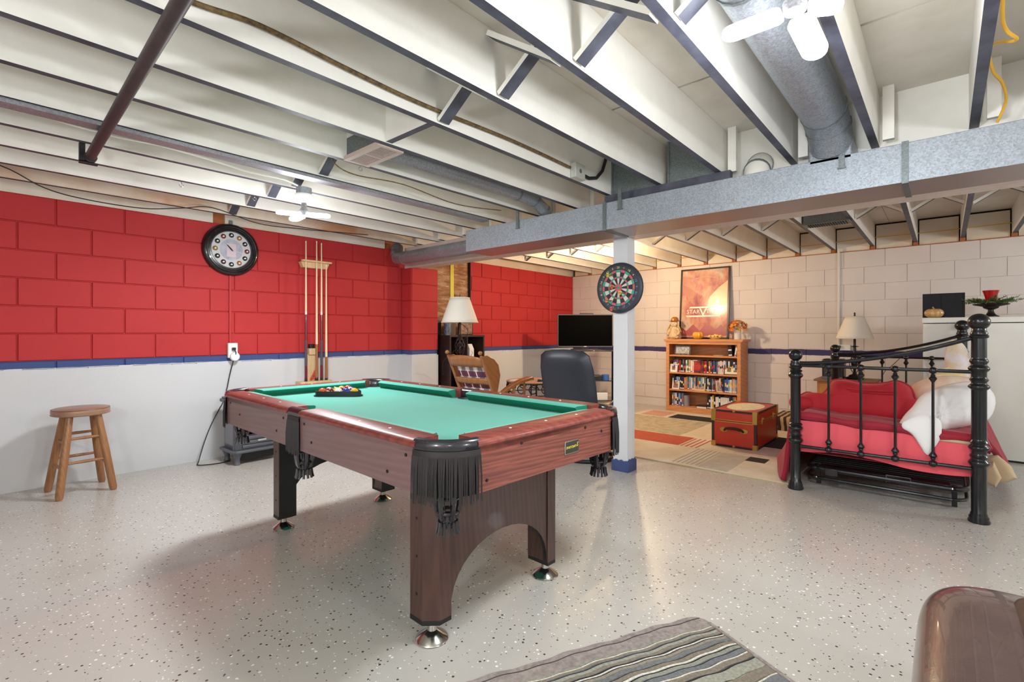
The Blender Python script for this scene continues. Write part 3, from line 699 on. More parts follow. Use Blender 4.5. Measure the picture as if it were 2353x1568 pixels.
# leg frames at both ends
for sy in (-1, 1):
    yo = sy*.795; y0, y1 = sorted((yo, yo-sy*.12)); xa, xb_ = (-.395, .375) if sy < 0 else (-.345, .425)
    for sx, xo in ((-1, xa), (1, xb_)):
        c = .045
        poly = [(xo, yo-sy*.12), (xo, yo-sy*c), (xo-sx*c, yo), (xo-sx*.10, yo), (xo-sx*.10, yo-sy*.12)]
        P('leg', MB().prism(poly, .09, ZB+.06), M_legw, smooth=False)
        ia, ib = sorted((xo-sx*.004, xo-sx*.10)); P('leg_back', MB().box((ia, yo-sy*.12-.0015, .093), (ib, yo-sy*.12+.0015, ZB)), M_blackm, smooth=False)
        P('leg_cap', MB().prism([(x+(sx*.001 if i in (0, 1) else 0), y) for i, (x, y) in enumerate(poly)], .075, .092), M_blackm, smooth=False)
        for z in (.18, .32, .46, .56): P('screw', MB().lathe([(0, -.003), (.006, -.001), (.006, 0)] if sx < 0 else [(.006, 0), (.006, .001), (0, .003)], (xo, yo-sy*.08, z), 8, 'X'), M_iron)
        fx, fy = xo-sx*.052, yo-sy*.055
        P('foot', MB().lathe([(0, 0), (.058, 0), (.062, .006), (.058, .012), (.03, .03), (.018, .038), (.016, .08), (0, .08)], (fx, fy, 0), 24), M_chrome)
    n = 18; xm = (xa+xb_)/2; w2 = .285-.0; top = .335
    arch = [(xm+w2*math.cos(PI*i/n), .088+(top-.088)*math.sin(PI*i/n)**.85) for i in range(n+1)]
    poly = [(xa+.095, .088)]+[(x, z) for x, z in arch[::-1]]+[(xb_-.095, .088), (xb_-.095, ZB+.06), (xa+.095, ZB+.06)]
    ya_, yb2 = sorted((yo-sy*.006, yo-sy*.025))
    b = MB(); N = len(arch)
    # panel built as strips so the arch stays clean
    for (xq, zq), (xr, zr) in zip(arch, arch[1:]):
        for yy, rev in ((ya_, 0), (yb2, 1)):
            q = [(xq, yy, zq), (xr, yy, zr), (xr, yy, ZB+.06), (xq, yy, ZB+.06)]
            b._add(q if rev else q, [(0, 1, 2, 3) if rev else (3, 2, 1, 0)], 1 if (rev and sy < 0) or (not rev and sy > 0) else 0)
        b._add([(xq, ya_, zq), (xr, ya_, zr), (xr, yb2, zr), (xq, yb2, zq)], [(0, 1, 2, 3)], 1)
    for xs, xe in ((xa+.095, arch[-1][0]), (arch[0][0], xb_-.095)):
        if xe-xs > .001: b.box((xs, ya_, .088), (xe, yb2, ZB+.06), 0)
    P('leg_panel', b, [M_legw, M_blackm], smooth=False)
# rack and balls on the table
def tp(x, y, z=0):   # table-local to world
    a = R(-1.8); return (1.544+x*math.cos(a)-y*math.sin(a), 2.166+x*math.sin(a)+y*math.cos(a), z)
RC = Vector((1.605, 2.845)); ra = R(41.4)       # rack centre; apex points away from the camera
rl = thing('ball_rack', (RC.x, RC.y, .756), 'black triangular plastic rack full of balls on the green table', 'rack', rot=ra-PI/2)
s3 = .0247
def tri(r, n=5, sc=1):
    pts = []
    cs = [(-.104, -.054), (.104, -.054), (0, .128)]
    for i, (cx, cy) in enumerate(cs):
        a0 = [R(150), R(270), R(30)][i]
        for k in range(n+1): a = a0+R(120)*k/n; pts.append((cx+r*math.cos(a), cy+r*math.sin(a)))
    return pts
b = MB(); o_, i_ = tri(.036), tri(.030); f_ = tri(.046); n = len(o_)
def wall_loop(b, o_, i_, z0, z1):
    n = len(o_); vs = [(x, y, z0) for x, y in o_]+[(x, y, z1) for x, y in o_]+[(x, y, z1) for x, y in i_]+[(x, y, z0) for x, y in i_]
    fs = []
    for k in range(n):
        j = (k+1) % n; fs += [(k, j, n+j, n+k), (n+k, n+j, 2*n+j, 2*n+k), (2*n+k, 2*n+j, 3*n+j, 3*n+k), (3*n+k, 3*n+j, j, k)]
    b._add(vs, fs)
wall_loop(b, o_, i_, 0, .032); wall_loop(b, f_, i_, 0, .006)
build('frame', b, M_blackp, rl, local=True)
cols = [(214, 84, 40), (120, 30, 40), (226, 226, 220), (40, 58, 150), (226, 176, 30), (150, 30, 44), (230, 180, 40), (24, 24, 28), (70, 40, 110), (30, 110, 70), (200, 50, 40), (40, 60, 160), (232, 190, 60), (110, 30, 50), (210, 90, 40)]
names = ['orange', 'maroon striped', 'white cue', 'blue', 'yellow', 'crimson', 'golden yellow', 'black', 'purple', 'green', 'red', 'deep blue', 'pale yellow', 'dark maroon', 'burnt orange']
def ballmat(i):
    m, t = base('ball_%s' % names[i].replace(' ', '_'), cols[i], .08, 0, .6)
    if i in (1, 5, 8, 11, 13):
        p = t.n('SeparateXYZ'); t.l(t.n('TexCoord').outputs['Object'], p.inputs[0])
        a = t.math('LESS_THAN', t.math('ABSOLUTE', p.outputs[2]), .014); t.l(t.mix(a, lin((236, 230, 216)), lin(cols[i])), t.b.inputs['Base Color'])
    return m
k = 0
wrow = [5, 4, 3, 2, 1]
for rI, cnt in enumerate(wrow):
    for c in range(cnt):
        lx = (c-(cnt-1)/2)*.0494; ly = -.054+rI*.0428
        M_ = Matrix.Rotation(ra-PI/2, 3, 'Z') @ Vector((lx, ly, 0))
        b = MB().sph((0, 0, 0), s3, 20); o = build('pool_ball', b, ballmat(k), None)
        o.location = (RC.x+M_.x, RC.y+M_.y, .756+s3); o.rotation_euler = (R(40*k), R(25+30*k), R(60*k))
        pos = ['front row of the rack', 'second row of the rack', 'middle row of the rack', 'fourth row of the rack', 'far tip of the rack'][rI]
        tag(o, '%s pool ball, %s in the %s' % (names[k], (ordn(c)+' from left') if cnt > 1 else 'alone', pos), 'ball', 'pool balls in the rack'); k += 1

# ---------------------------------------------------------------- stool
ST = thing('bar_stool', (.602, 4.70, 0), 'round wooden stool with padded brown seat by the white and red wall', 'stool')
feet = [(.437, 4.84), (.465, 4.53), (.745, 4.86), (.765, 4.56)]; c0 = (.602, 4.70)
def lp(f, z):
    t_ = z/.56; return (f[0]+(c0[0]+(f[0]-c0[0])*.52-f[0])*t_, f[1]+(c0[1]+(f[1]-c0[1])*.52-f[1])*t_, z)
for f in feet: build('leg', MB().tube([lp(f, .0), lp(f, .02), lp(f, .3), lp(f, .565)], [.018, .0235, .0245, .02], 14), M_oak, ST)
for (i, j, z) in ((0, 1, .20), (2, 3, .20), (0, 2, .24), (1, 3, .235), (0, 1, .37), (2, 3, .37), (0, 2, .41), (1, 3, .40)):
    a, b_ = Vector(lp(feet[i], z)), Vector(lp(feet[j], z)); m_ = (a+b_)/2
    build('rung', MB().tube([tuple(a), tuple(a*.75+b_*.25), tuple(m_), tuple(a*.25+b_*.75), tuple(b_)], [.008, .010, .0115, .010, .008], 10), M_oak, ST)
build('seat', MB().lathe([(0, .555), (.15, .555), (.165, .56), (.168, .566), (.163, .57), (.166, .585), (.163, .597), (.15, .606), (.08, .612), (0, .614)], (c0[0], c0[1], 0), 40), M_seatv, ST)
build('piping', MB().tube([(c0[0]+.162*math.cos(2*PI*k/40), c0[1]+.162*math.sin(2*PI*k/40), .599) for k in range(40)], .003, 6, closed=True), mat('seat_piping', (116, 82, 64), .4), ST)

# ---------------------------------------------------------------- clock
CK = thing('wall_clock', (1.705, YL-.02, 1.923), 'round black framed clock with pool balls for hours on the red wall', 'clock')
cc = (1.705, YL-.005, 1.923)
build('frame', MB().lathe([(.172, -.030), (.178, -.042), (.190, -.040), (.196, -.046), (.206, -.044), (.214, -.05), (.226, -.046), (.238, -.034), (.243, -.015), (.243, 0), (.1, 0)], cc, 64, 'Y', cap=False), mat('clock_black', (22, 22, 26), .25, coat=.5), CK)
build('bezel', MB().lathe([(.168, -.028), (.171, -.036), (.178, -.034), (.178, -.028)], cc, 64, 'Y', cap=False), M_stove, CK)
build('dial', MB().lathe([(0, -.024), (.175, -.024), (.175, -.014), (0, -.014)], cc, 64, 'Y'), mat('dial_silver', (204, 204, 204), .45), CK)
M_face = mat('dial_photo', (196, 198, 212), .5, col2=(150, 158, 178), vs=11)
build('dial_picture', MB().lathe([(0, -.026), (.098, -.026), (.098, -.024)], cc, 40, 'Y'), M_face, CK)
build('dial_panel', MB().box((1.665, cc[1]-.0275, 1.855), (1.745, cc[1]-.026, 1.98)), mat('dial_pink_panel', (214, 196, 206), .5), CK, smooth=False)
bc = [(34, 38, 50), (150, 112, 54), (28, 34, 48), (110, 36, 54), (26, 30, 40), (160, 100, 46), (44, 50, 48), (72, 36, 46), (36, 38, 38), (150, 116, 56), (40, 44, 44), (120, 40, 36)]
for i in range(12):
    a = 2*PI*i/12; p = (cc[0]+.136*math.sin(a), cc[1]-.026, cc[2]+.136*math.cos(a))
    o = build('hour_ball', MB().sph(p, .0225, 14, (1, .45, 1)), mat('hour_ball_%d' % i, bc[i], .15, coat=.5), CK)
    build('hour_spot', MB().lathe([(0, -.0108), (.0075, -.0106), (.0075, -.008)], p, 12, 'Y'), M_white, o)
for nm, ang, ln, w_ in (('hour_hand', R(-42), .062, .006), ('minute_hand', R(107), .11, .004)):
    b = MB(); b.X = Matrix.Translation((cc[0], cc[1]-.034, cc[2])) @ Matrix.Rotation(ang, 4, 'Y')
    b._add([(-w_, 0, 0), (w_, 0, 0), (w_*.6, 0, ln*.8), (0, 0, ln), (-w_*.6, 0, ln*.8), (0, 0, -.02)], [(0, 5, 1, 2, 3, 4)])
    build(nm, b, M_dark if nm == 'hour_hand' else M_white, CK, solid=.001)
build('hanger', MB().box((1.69, YL-.02, 2.16), (1.72, YL-.004, 2.2)), M_galvd, CK, bevel=.002)
# outlet with plug and cord
OT = thing('wall_outlet', (1.712, YL, .97), 'white outlet box with plugged timer below the clock', 'outlet')
build('box', MB().box((1.672, YL-.05, .915), (1.755, YL-.012, 1.052)), M_white, OT, bevel=.006)
build('timer', MB().lathe([(0, -.035), (.034, -.035), (.04, -.03), (.04, 0), (0, 0)], (1.722, YL-.048, .925), 20, 'Y'), M_white, OT)
build('plug', MB().box((1.70, YL-.075, .985), (1.73, YL-.05, 1.01)), M_blackp, OT, bevel=.004)
cable('black power cord hanging from the outlet down to the grey stove', [(1.715, YL-.072, .99), (1.725, YL-.085, .96), (1.715, YL-.06, .9), (1.69, YL-.03, .75), (1.665, YL-.03, .62), (1.63, YL-.03, .5), (1.60, YL-.04, .45), (1.52, YL-.06, .30), (1.45, YL-.10, .14), (1.40, 4.88, .02), (1.38, 4.84, .006), (1.42, 4.79, .006), (1.52, 4.76, .006), (1.62, 4.78, .006)], .0045, M_cable_b, name='power_cord')
# ---------------------------------------------------------------- cue rack and cues
RK = thing('cue_rack', (2.5, YL, .62), 'pale pine wall rack holding four pool cues on the red wall', 'rack')
build('top_bar', MB().prism([(2.335, 4.925), (2.345, 4.90), (2.655, 4.90), (2.665, 4.925), (2.655, 4.955), (2.345, 4.955)], 1.882, 1.90), M_pine, RK, bevel=.003)
build('top_back', MB().prism([(2.345, 1.884), (2.655, 1.884), (2.63, 1.825), (2.37, 1.825)], 4.955, 5.018, 'XZ'), M_pine, RK, bevel=.003)
build('bottom_shelf', MB().prism([(2.315, 4.90), (2.34, 4.885), (2.63, 4.885), (2.655, 4.90), (2.655, 5.018), (2.315, 5.018)], .615, .647), M_pine, RK, bevel=.004)
build('back_plank', MB().box((2.43, 4.985, .64), (2.515, 5.017, .92)), M_pine, RK, bevel=.003)
build('holder_block', MB().box((2.437, 4.965, .92), (2.508, 5.017, .985)), M_pine, RK, bevel=.003)
tag(build('chalk_cube', MB().box((2.447, 4.97, .985), (2.50, 5.01, 1.03)), M_blackp, bevel=.003), 'black block of cue chalk on the pale pine rack', 'chalk')
tag(build('red_tassel', MB().tube([(2.44, 4.955, .655), (2.46, 4.95, .70), (2.485, 4.95, .71), (2.49, 4.95, .68), (2.47, 4.95, .66), (2.45, 4.95, .68), (2.475, 4.95, .72), (2.49, 4.95, .755)], .006, 6), mat('red_cord', (204, 60, 30), .7)), 'small red tassel tied to the foot of the cue rack', 'tassel')
M_shaft = mat('maple_shaft', (232, 208, 172), .35); M_butt = mat('burgundy_butt', (104, 18, 40), .2, coat=.5)
M_wrap = mat('speckled_wrap', (58, 52, 60), .7, col2=(96, 88, 98), vs=220); M_brbutt = mat('brown_butt', (150, 94, 54), .3, coat=.4)
def cue(x, zt, zb, style, label):
    L = zt-zb; T_ = thing('pool_cue', (x, 4.93, zb), label, 'cue', 'cues in the wall rack')
    rad = lambda f: .0145-.0085*f
    def part(nm, f0, f1, m): build(nm, MB().tube([(x, 4.93, zb+L*f0), (x, 4.93, zb+L*f1)], [rad(f0), rad(f1)], 12), m, T_)
    if style == 0:
        part('bumper', 0, .02, M_blackp); part('butt', .02, .11, M_butt); part('wrap', .11, .29, M_wrap); part('forearm', .29, .475, M_butt); part('collar', .475, .497, M_white); part('shaft', .497, .985, M_shaft); part('ferrule', .985, .997, M_white); part('tip', .997, 1, M_brbutt)
    elif style == 1:
        part('bumper', 0, .02, M_blackp); part('butt', .02, .26, M_brbutt); part('shaft', .26, .985, M_shaft); part('ferrule', .985, .997, M_white); part('tip', .997, 1, M_brbutt)
    else:
        part('bumper', 0, .015, M_blackp); part('butt', .015, .2, M_brbutt); part('shaft', .2, .98, M_shaft); part('ferrule', .98, 1, M_white)
cue(2.385, 2.097, .648, 0, 'leftmost pool cue with burgundy butt in the wall rack')
cue(2.50, 2.112, .648, 1, 'pool cue with plain brown butt, second from left in rack')
cue(2.553, 2.097, .648, 0, 'pool cue with burgundy butt and white foot, third from left')
cue(2.606, 1.872, .648, 2, 'short pale pool cue at the right end of the rack')

# ---------------------------------------------------------------- electric stove
SV = thing('electric_stove', (1.80, 4.72, 0), 'grey cast electric stove heater behind the pool table by the wall', 'heater')
x0, x1, y0, y1 = 1.585, 2.02, 4.57, 4.88
build('body', MB().box((x0+.02, y0+.03, .125), (x1-.02, y1, .53)), M_stove, SV, bevel=.004)
build('side_panel', MB().box((x0+.014, y0+.08, .16), (x0+.02, y1-.03, .49)), mat('stove_light', (132, 134, 142), .4, .2), SV, bevel=.002)
for x in (x0+.035, x1-.035):
    b = MB(); b.lathe([(.030, .12), (.030, .53)], (x, y0+.045, 0), 16)
    for k in range(9): a = PI*k/8+PI; b.rod((x+.031*math.cos(a), y0+.045+.031*math.sin(a), .13), (x+.031*math.cos(a), y0+.045+.031*math.sin(a), .52), .004, 6)
    build('fluted_column', b, M_stove, SV)
def slab(z0, z1, e, nm): build(nm, MB().prism([(x0-e, y0+.03-e), (x0+.03-e, y0-e), (x1-.03+e, y0-e), (x1+e, y0+.03-e), (x1+e, y1), (x0-e, y1)], z0, z1), M_stove, SV, bevel=.008, seg=3)
slab(.10, .125, .02, 'base_moulding'); slab(.53, .56, .02, 'top_plate'); slab(.56, .575, .005, 'top_cap')
for i, z in enumerate((.14, .175, .215)): build('trim_bar', MB().box((x0+.07, y0+.016-.003*i, z), (x1-.07, y0+.03, z+.022)), M_stove, SV, bevel=.004)
build('name_plate', MB().box((1.78, y0+.008, .186), (1.85, y0+.014, .200)), mat('plate_silver', (190, 190, 188), .4, .4), SV, smooth=False)
build('door_glass', MB().box((x0+.08, y0+.022, .25), (x1-.08, y0+.031, .5)), M_screen, SV, bevel=.003)
for k in range(4): build('door_bar', MB().box((x0+.15+k*.06, y0+.016, .25), (x0+.16+k*.06, y0+.024, .5)), M_blackm, SV, smooth=False)
for x in (x0+.03, x1-.03):
    for y in (y0+.03, y1-.04):
        build('foot', MB().lathe([(.0, 0), (.026, 0), (.029, .006), (.022, .02), (.022, .05), (.038, .09), (.042, .102), (0, .102)], (x, y, 0), 12), M_stove, SV)
build('blower_box', MB().box((x0+.07, y0+.04, .03), (x1-.07, y1-.04, .10)), M_blackm, SV, bevel=.003)

# ---------------------------------------------------------------- dark shelf unit in the recess with things on it
DS = thing('dark_shelf_unit', (4.45, 4.85, 0), 'dark espresso cube shelf in front of the wall opening', 'shelf')
X0, X1, Y0, Y1 = 4.14, 4.765, 4.70, 5.0
for nm, a, b_ in (('side_panel', (X0, Y0, 0), (X0+.022, Y1, 1.095)), ('side_panel', (X1-.022, Y0, 0), (X1, Y1, 1.095)), ('top_board', (X0-.002, Y0-.004, 1.095), (X1+.002, Y1, 1.118)), ('back_panel', (X0+.02, Y1-.01, 0), (X1-.02, Y1, 1.095)), ('divider', (4.44, Y0, .03), (4.452, Y1-.01, 1.095)), ('shelf_board', (X0+.02, Y0, .40), (X1-.02, Y1-.01, .42)), ('shelf_board', (X0+.02, Y0, .745), (X1-.02, Y1-.01, .765)), ('shelf_board', (X0+.02, Y0, .03), (X1-.02, Y1-.01, .05))):
    build(nm, MB().box(a, b_), M_espresso, DS, bevel=.0015)
T_ = thing('carton', (4.56, 4.76, .765), 'white drink carton with gabled top standing in the dark shelf', 'carton')
build('body', MB().box((4.50, 4.71, .765), (4.575, 4.79, .93)), M_white, T_, bevel=.002)
build('gable', MB()._add([(4.50, 4.71, .93), (4.575, 4.71, .93), (4.575, 4.79, .93), (4.50, 4.79, .93), (4.50, 4.75, 1.0), (4.575, 4.75, 1.0)], [(0, 1, 5, 4), (2, 3, 4, 5), (1, 2, 5), (3, 0, 4)]), M_white, T_, smooth=False)
build('print', MB().tube([(4.52, 4.708, .80), (4.545, 4.708, .83), (4.52, 4.708, .85), (4.55, 4.708, .88), (4.53, 4.708, .905)], .003, 4), mat('blue_print', (50, 60, 120), .5), T_)
tag(build('cardboard_tube', MB().box((4.46, 4.74, .765), (4.49, 4.82, 1.0)), mat('cardboard', (160, 120, 82), .8), bevel=.004), 'narrow brown cardboard piece beside the drink carton', 'box')
T_ = thing('picture_frame', (4.62, 4.9, 1.118), 'dark framed photograph leaning at the right on the dark shelf', 'picture')
build('frame', MB().box((4.44, 4.86, 1.118), (4.70, 4.88, 1.30)), M_blackm, T_, bevel=.003)
build('print', MB().box((4.46, 4.857, 1.135), (4.68, 4.861, 1.285)), mat('photo_print_mixed', (176, 140, 116), .4, col2=(90, 70, 62), vs=22), T_, smooth=False)
tag(build('book_block', MB().box((4.28, 4.85, 1.118), (4.38, 4.95, 1.28)), mat('brown_box', (92, 66, 50), .6), bevel=.002), 'brown box standing behind the floor lamp on the dark shelf', 'box')
tag(build('blue_grey_vase', MB().lathe([(0, 1.118), (.05, 1.118), (.052, 1.27), (.045, 1.30), (0, 1.30)], (4.22, 4.83, 0), 16), mat('blue_mottled', (110, 120, 140), .4, col2=(60, 66, 80), vs=30)), 'mottled blue grey canister at the left on the dark shelf', 'canister')
tag(build('stereo_box', MB().box((4.06, 4.90, 1.118), (4.17, 5.0, 1.31)), M_blackp, bevel=.003), 'black box at the far left on the dark shelf', 'box')
# ---------------------------------------------------------------- floor lamp
def pleated(cx, cy, z0, z1, r0, r1, n=72, amp=.012):
    b = MB(); m = n*2; vs = []; rows = 6
    for j in range(rows+1):
        f = j/rows; r = r0+(r1-r0)*f
        for i in range(m):
            a = 2*PI*i/m; q = r*(1+amp*(1 if i % 2 else -1)*(.3 if j in (0, rows) else 1)); vs.append((cx+q*math.cos(a), cy+q*math.sin(a), z0+(z1-z0)*f))
    b._add(vs, [(j*m+i, j*m+(i+1) % m, (j+1)*m+(i+1) % m, (j+1)*m+i) for j in range(rows) for i in range(m)]); return b
LX, LY = 3.605, 3.93
FL = thing('floor_lamp', (LX, LY, 0), 'iron floor lamp with cream pleated shade and twisted cage stem', 'lamp')
build('shade', pleated(LX, LY, 1.262, 1.525, .196, .105), M_cream, FL, solid=.002, ang=60)
for z, r in ((1.262, .197), (1.525, .106)): build('shade_trim', MB().tube([(LX+r*math.cos(2*PI*k/40), LY+r*math.sin(2*PI*k/40), z) for k in range(40)], .005, 6, closed=True), M_cream, FL)
build('finial', MB().lathe([(0, 1.52), (.004, 1.52), (.006, 1.54), (.003, 1.56), (0.0005, 1.575)], (LX, LY, 0), 10), M_iron, FL)
build('stem', MB().lathe([(.014, .02), (.014, .80), (.022, .82), (.014, .85), (.005, .86), (.005, 1.12), (.018, 1.13), (.012, 1.16), (.012, 1.27), (.004, 1.28), (.004, 1.52)], (LX, LY, 0), 14), M_iron, FL)
for k in range(6):
    b = MB(); pts = []
    for j in range(15): f = j/14; a = 2*PI*k/6+f*PI*1.3; q = .01+.042*math.sin(PI*f)**1.2; pts.append((LX+q*math.cos(a), LY+q*math.sin(a), .86+.27*f))
    build('cage_wire', b.tube(pts, .0045, 6), M_iron, FL)
build('foot', MB().lathe([(0, 0), (.14, 0), (.14, .012), (.05, .03), (.016, .05), (0, .05)], (LX, LY, 0), 28), M_iron, FL)
cable('thin black lamp cord looping beside the dark shelf', [(3.62, 3.93, 1.25), (3.70, 3.9, 1.15), (3.78, 4.2, .95), (3.95, 4.6, .8), (4.05, 4.72, .62)], .003, M_cable_b, name='lamp_cord')
# ---------------------------------------------------------------- rocking chair (faces +X)
M_plaid, t = base('plaid_fabric', (214, 204, 204), .9)
v = t.coord(); p = t.n('SeparateXYZ'); t.l(v, p.inputs[0])
fz = t.math('FRACT', t.math('MULTIPLY', p.outputs[2], 9)); fy = t.math('FRACT', t.math('MULTIPLY', p.outputs[1], 9))
bz = t.math('GREATER_THAN', fz, .5); by = t.math('GREATER_THAN', fy, .5)
c_ = t.mix(bz, lin((222, 214, 212)), lin((112, 56, 74))); c_ = t.mix(t.math('MULTIPLY', by, .72), c_, lin((70, 44, 66)))
lz = t.math('LESS_THAN', t.math('ABSOLUTE', t.math('SUBTRACT', fy, .25)), .05); t.l(t.mix(lz, c_, lin((240, 236, 232))), t.b.inputs['Base Color'])
RC_ = thing('rocking_chair', (3.5, 3.44, 0), 'brown wooden glider chair with plaid cushions seen from behind', 'chair')
ya, yb_ = 3.215, 3.675
def bx_(z): return 3.47-.27*((z-.38)/.58)**1.0      # recline
for y in (ya, yb_):
    build('back_post', MB().tube([(bx_(z), y, z) for z in (.34, .5, .65, .8, .93)], [.018, .016, .017, .015, .014], 12), M_rockw, RC_)
    build('knob', MB().sph((bx_(.955), y, .958), .021, 14), M_rockw, RC_)
def slat(z0, z1, bow=.02, arch=.0):
    b = MB()
    def fn(u, v_):
        y = ya+.01+(yb_-ya-.02)*u; z = z0+(z1-z0)*v_+arch*math.sin(PI*u)*v_; return (bx_(z)-bow*math.sin(PI*u), y, z)
    b.grid(fn, 12, 3); return b
build('top_slat', slat(.83, .915, .02, .02), M_rockw, RC_, solid=.016)
build('middle_slat', slat(.66, .715), M_rockw, RC_, solid=.016)
build('lower_slat', slat(.50, .55), M_rockw, RC_, solid=.016)
fr = Matrix.Translation((bx_(.70)+.045, 3.445, .70)) @ Matrix(((0, -.42, .9, 0), (1, 0, 0, 0), (0, .9, .42, 0), (0, 0, 0, 1)))
rr = [(.21*sx_, .21*sz_) for sx_, sz_ in ((-1, -.9), (-.5, -1), (0, -1), (.5, -1), (1, -.9), (1.03, -.4), (1.03, .3), (1, .9), (.5, 1.02), (0, 1.04), (-.5, 1.02), (-1, .9), (-1.03, .3), (-1.03, -.4))]
build('back_cushion', MB().puff(rr, .045, fr), M_plaid, RC_)
build('seat_cushion', MB().puff([(u*1.05, v_*1.1) for u, v_ in rr], .05, Matrix.Translation((3.68, 3.445, .43))), M_plaid, RC_)
build('seat_frame', MB().box((3.44, 3.2, .35), (3.92, 3.69, .385)), M_rockw, RC_, bevel=.008)
b = MB()   # wing panel on the near side of the back
wing = [(bx_(.92)+.0, .925), (bx_(.92)+.07, .935), (bx_(.9)+.15, .90), (bx_(.85)+.19, .84), (bx_(.75)+.17, .74), (bx_(.68)+.12, .66), (bx_(.6)+.06, .58), (bx_(.55), .54), (bx_(.7)-.0, .7)]
for y in (ya-.012, yb_-.004): build('wing', MB().prism(wing, y, y+.016, 'XZ'), M_rockw, RC_, bevel=.005)
for y in (3.17, 3.72):
    pts = [(3.38, y, .53), (3.50, y, .595), (3.62, y, .64), (3.74, y, .668), (3.86, y, .685), (3.90, y, .68)]
    b = MB(); vs = []
    for i, (x, yy, z) in enumerate(pts): hw = (.024, .028, .032, .037, .040, .034)[i]; vs += [(x, yy-hw, z-.017), (x, yy+hw, z-.017), (x, yy+hw, z+.017), (x, yy-hw, z+.017)]
    b._add(vs, [(4*i+a, 4*i+(a+1) % 4, 4*i+4+(a+1) % 4, 4*i+4+a) for i in range(len(pts)-1) for a in range(4)]+[(3, 2, 1, 0), (20, 21, 22, 23)])
    build('armrest', b, M_rockw, RC_, bevel=.007)
    for x in (3.63, 3.79): build('arm_spindle', MB().lathe([(.009, .37), (.016, .44), (.009, .50), (.017, .57), (.010, .62), (.010, .655)], (x, y*.98+3.445*.02, 0), 10), M_rockw, RC_)
for y in (3.22, 3.67):
    build('rocker', MB().tube([(3.2, y, .05), (3.4, y, .022), (3.6, y, .016), (3.8, y, .022), (4.0, y, .05)], .016, 8), M_rockw, RC_)
    for x in (3.47, 3.85): build('leg', MB().tube([(x, y, .02), (x, y, .2), (x, y, .36)], [.015, .02, .015], 10), M_rockw, RC_)
# ---------------------------------------------------------------- scroll iron coffee table
CT = thing('coffee_table', (4.44, 3.58, 0), 'low table with tan top and dark scrolled iron rim behind the glider', 'table')
build('tabletop', MB().lathe([(0, .585), (.31, .585), (.32, .593), (.31, .60), (0, .60)], (4.44, 3.58, 0), 48), mat('tan_stone', (196, 156, 128), .35, var=.15), CT)
build('rim_ring', MB().tube([(4.44+.31*math.cos(2*PI*k/48), 3.58+.31*math.sin(2*PI*k/48), .578) for k in range(48)], .006, 6, closed=True), M_iron, CT)
build('rim_ring', MB().tube([(4.44+.31*math.cos(2*PI*k/48), 3.58+.31*math.sin(2*PI*k/48), .45) for k in range(48)], .006, 6, closed=True), M_iron, CT)
for k in range(14):
    a = 2*PI*(k+.5)/14; cx, cy = 4.44+.31*math.cos(a), 3.58+.31*math.sin(a); tx, ty = -math.sin(a), math.cos(a)
    pts = [(cx+tx*q*math.cos(f), cy+ty*q*math.cos(f), .514+q*math.sin(f)) for f, q in [(2*PI*j/14*1.2, .060-.03*j/14) for j in range(15)]]
    build('scroll', MB().tube(pts, .006, 5), M_iron, CT)
for k in range(4):
    a = PI/4+k*PI/2; build('leg', MB().tube([(4.44+q*math.cos(a), 3.58+q*math.sin(a), z) for q, z in ((.30, .58), (.28, .4), (.22, .2), (.28, .05), (.31, .01))], .009, 8), M_iron, CT)
T_ = thing('remote_control', (4.38, 3.36, .60), 'dark remote control lying on the low table', 'remote control')
b = MB(); b.X = Matrix.Translation((4.38, 3.36, .613)) @ Matrix.Rotation(R(-40), 4, 'Z'); b.box((-.09, -.025, -.012), (.09, .025, .012)); build('body', b, M_blackp, T_, bevel=.008)
for i in range(4):
    for j in range(2):
        b = MB(); b.X = Matrix.Translation((4.38, 3.36, .613)) @ Matrix.Rotation(R(-40), 4, 'Z'); b.cb((-.05+i*.03, -.01+j*.02, .013), (.012, .01, .004)); build('button', b, M_white, T_, smooth=False)
tag(build('folded_paper', MB().box((4.18, 3.55, .60), (4.30, 3.72, .612)), M_white, bevel=.003), 'folded white paper on the low table', 'paper')
# ---------------------------------------------------------------- leather recliner (faces away, towards the television)
RE = thing('recliner', (3.86, 2.50, 0), 'black leather recliner seen from behind beside the white post', 'chair', rot=R(6))
def L_(name, mb, m, **kw): return build(name, mb, m, RE, local=True, **kw)
def backf(u, v_):     # shell: u across, v up
    z = .40+.615*v_; y = (u-.5)*(.50-.07*v_+.05*math.sin(PI*v_)); x = -.235-.13*v_**1.4+.035*math.cos((u-.5)*PI)*-1; return (x, y, z)
b = MB(); N_ = 12
def shell(off):
    return lambda u, v_: (backf(u, v_)[0]+off, backf(u, v_)[1], backf(u, v_)[2])
poly = []
b = MB()
fo = [(-.255, 0), (-.262, .25), (-.258, .45), (-.235, .57), (-.19, .605), (-.1, .618), (0, .622), (.1, .618), (.19, .605), (.235, .57), (.258, .45), (.262, .25), (.255, 0), (.1, -.01), (0, -.01), (-.1, -.01)]
lean = R(15)
F4 = Matrix.Translation((-.24, 0, .40)) @ Matrix(((0, -math.sin(lean), -math.cos(lean), 0), (1, 0, 0, 0), (0, math.cos(lean), -math.sin(lean), 0), (0, 0, 0, 1)))
L_('backrest', MB().puff([(u, v_) for u, v_ in fo], .07, F4, rings=9), M_leather, ang=80)
L_('piping', MB().tube([tuple(F4 @ Vector((u*1.0, v_, 0))) for u, v_ in fo], .004, 6, closed=True), M_leather)
L_('seat', MB().box((-.27, -.26, .30), (.27, .26, .45)), M_leather, bevel=.05, seg=4)
for s_ in (-1, 1): L_('armrest', MB().tube([(-.10, s_*.29, .50), (0, s_*.30, .53), (.22, s_*.29, .53)], [.02, .028, .025], 10), M_leather)
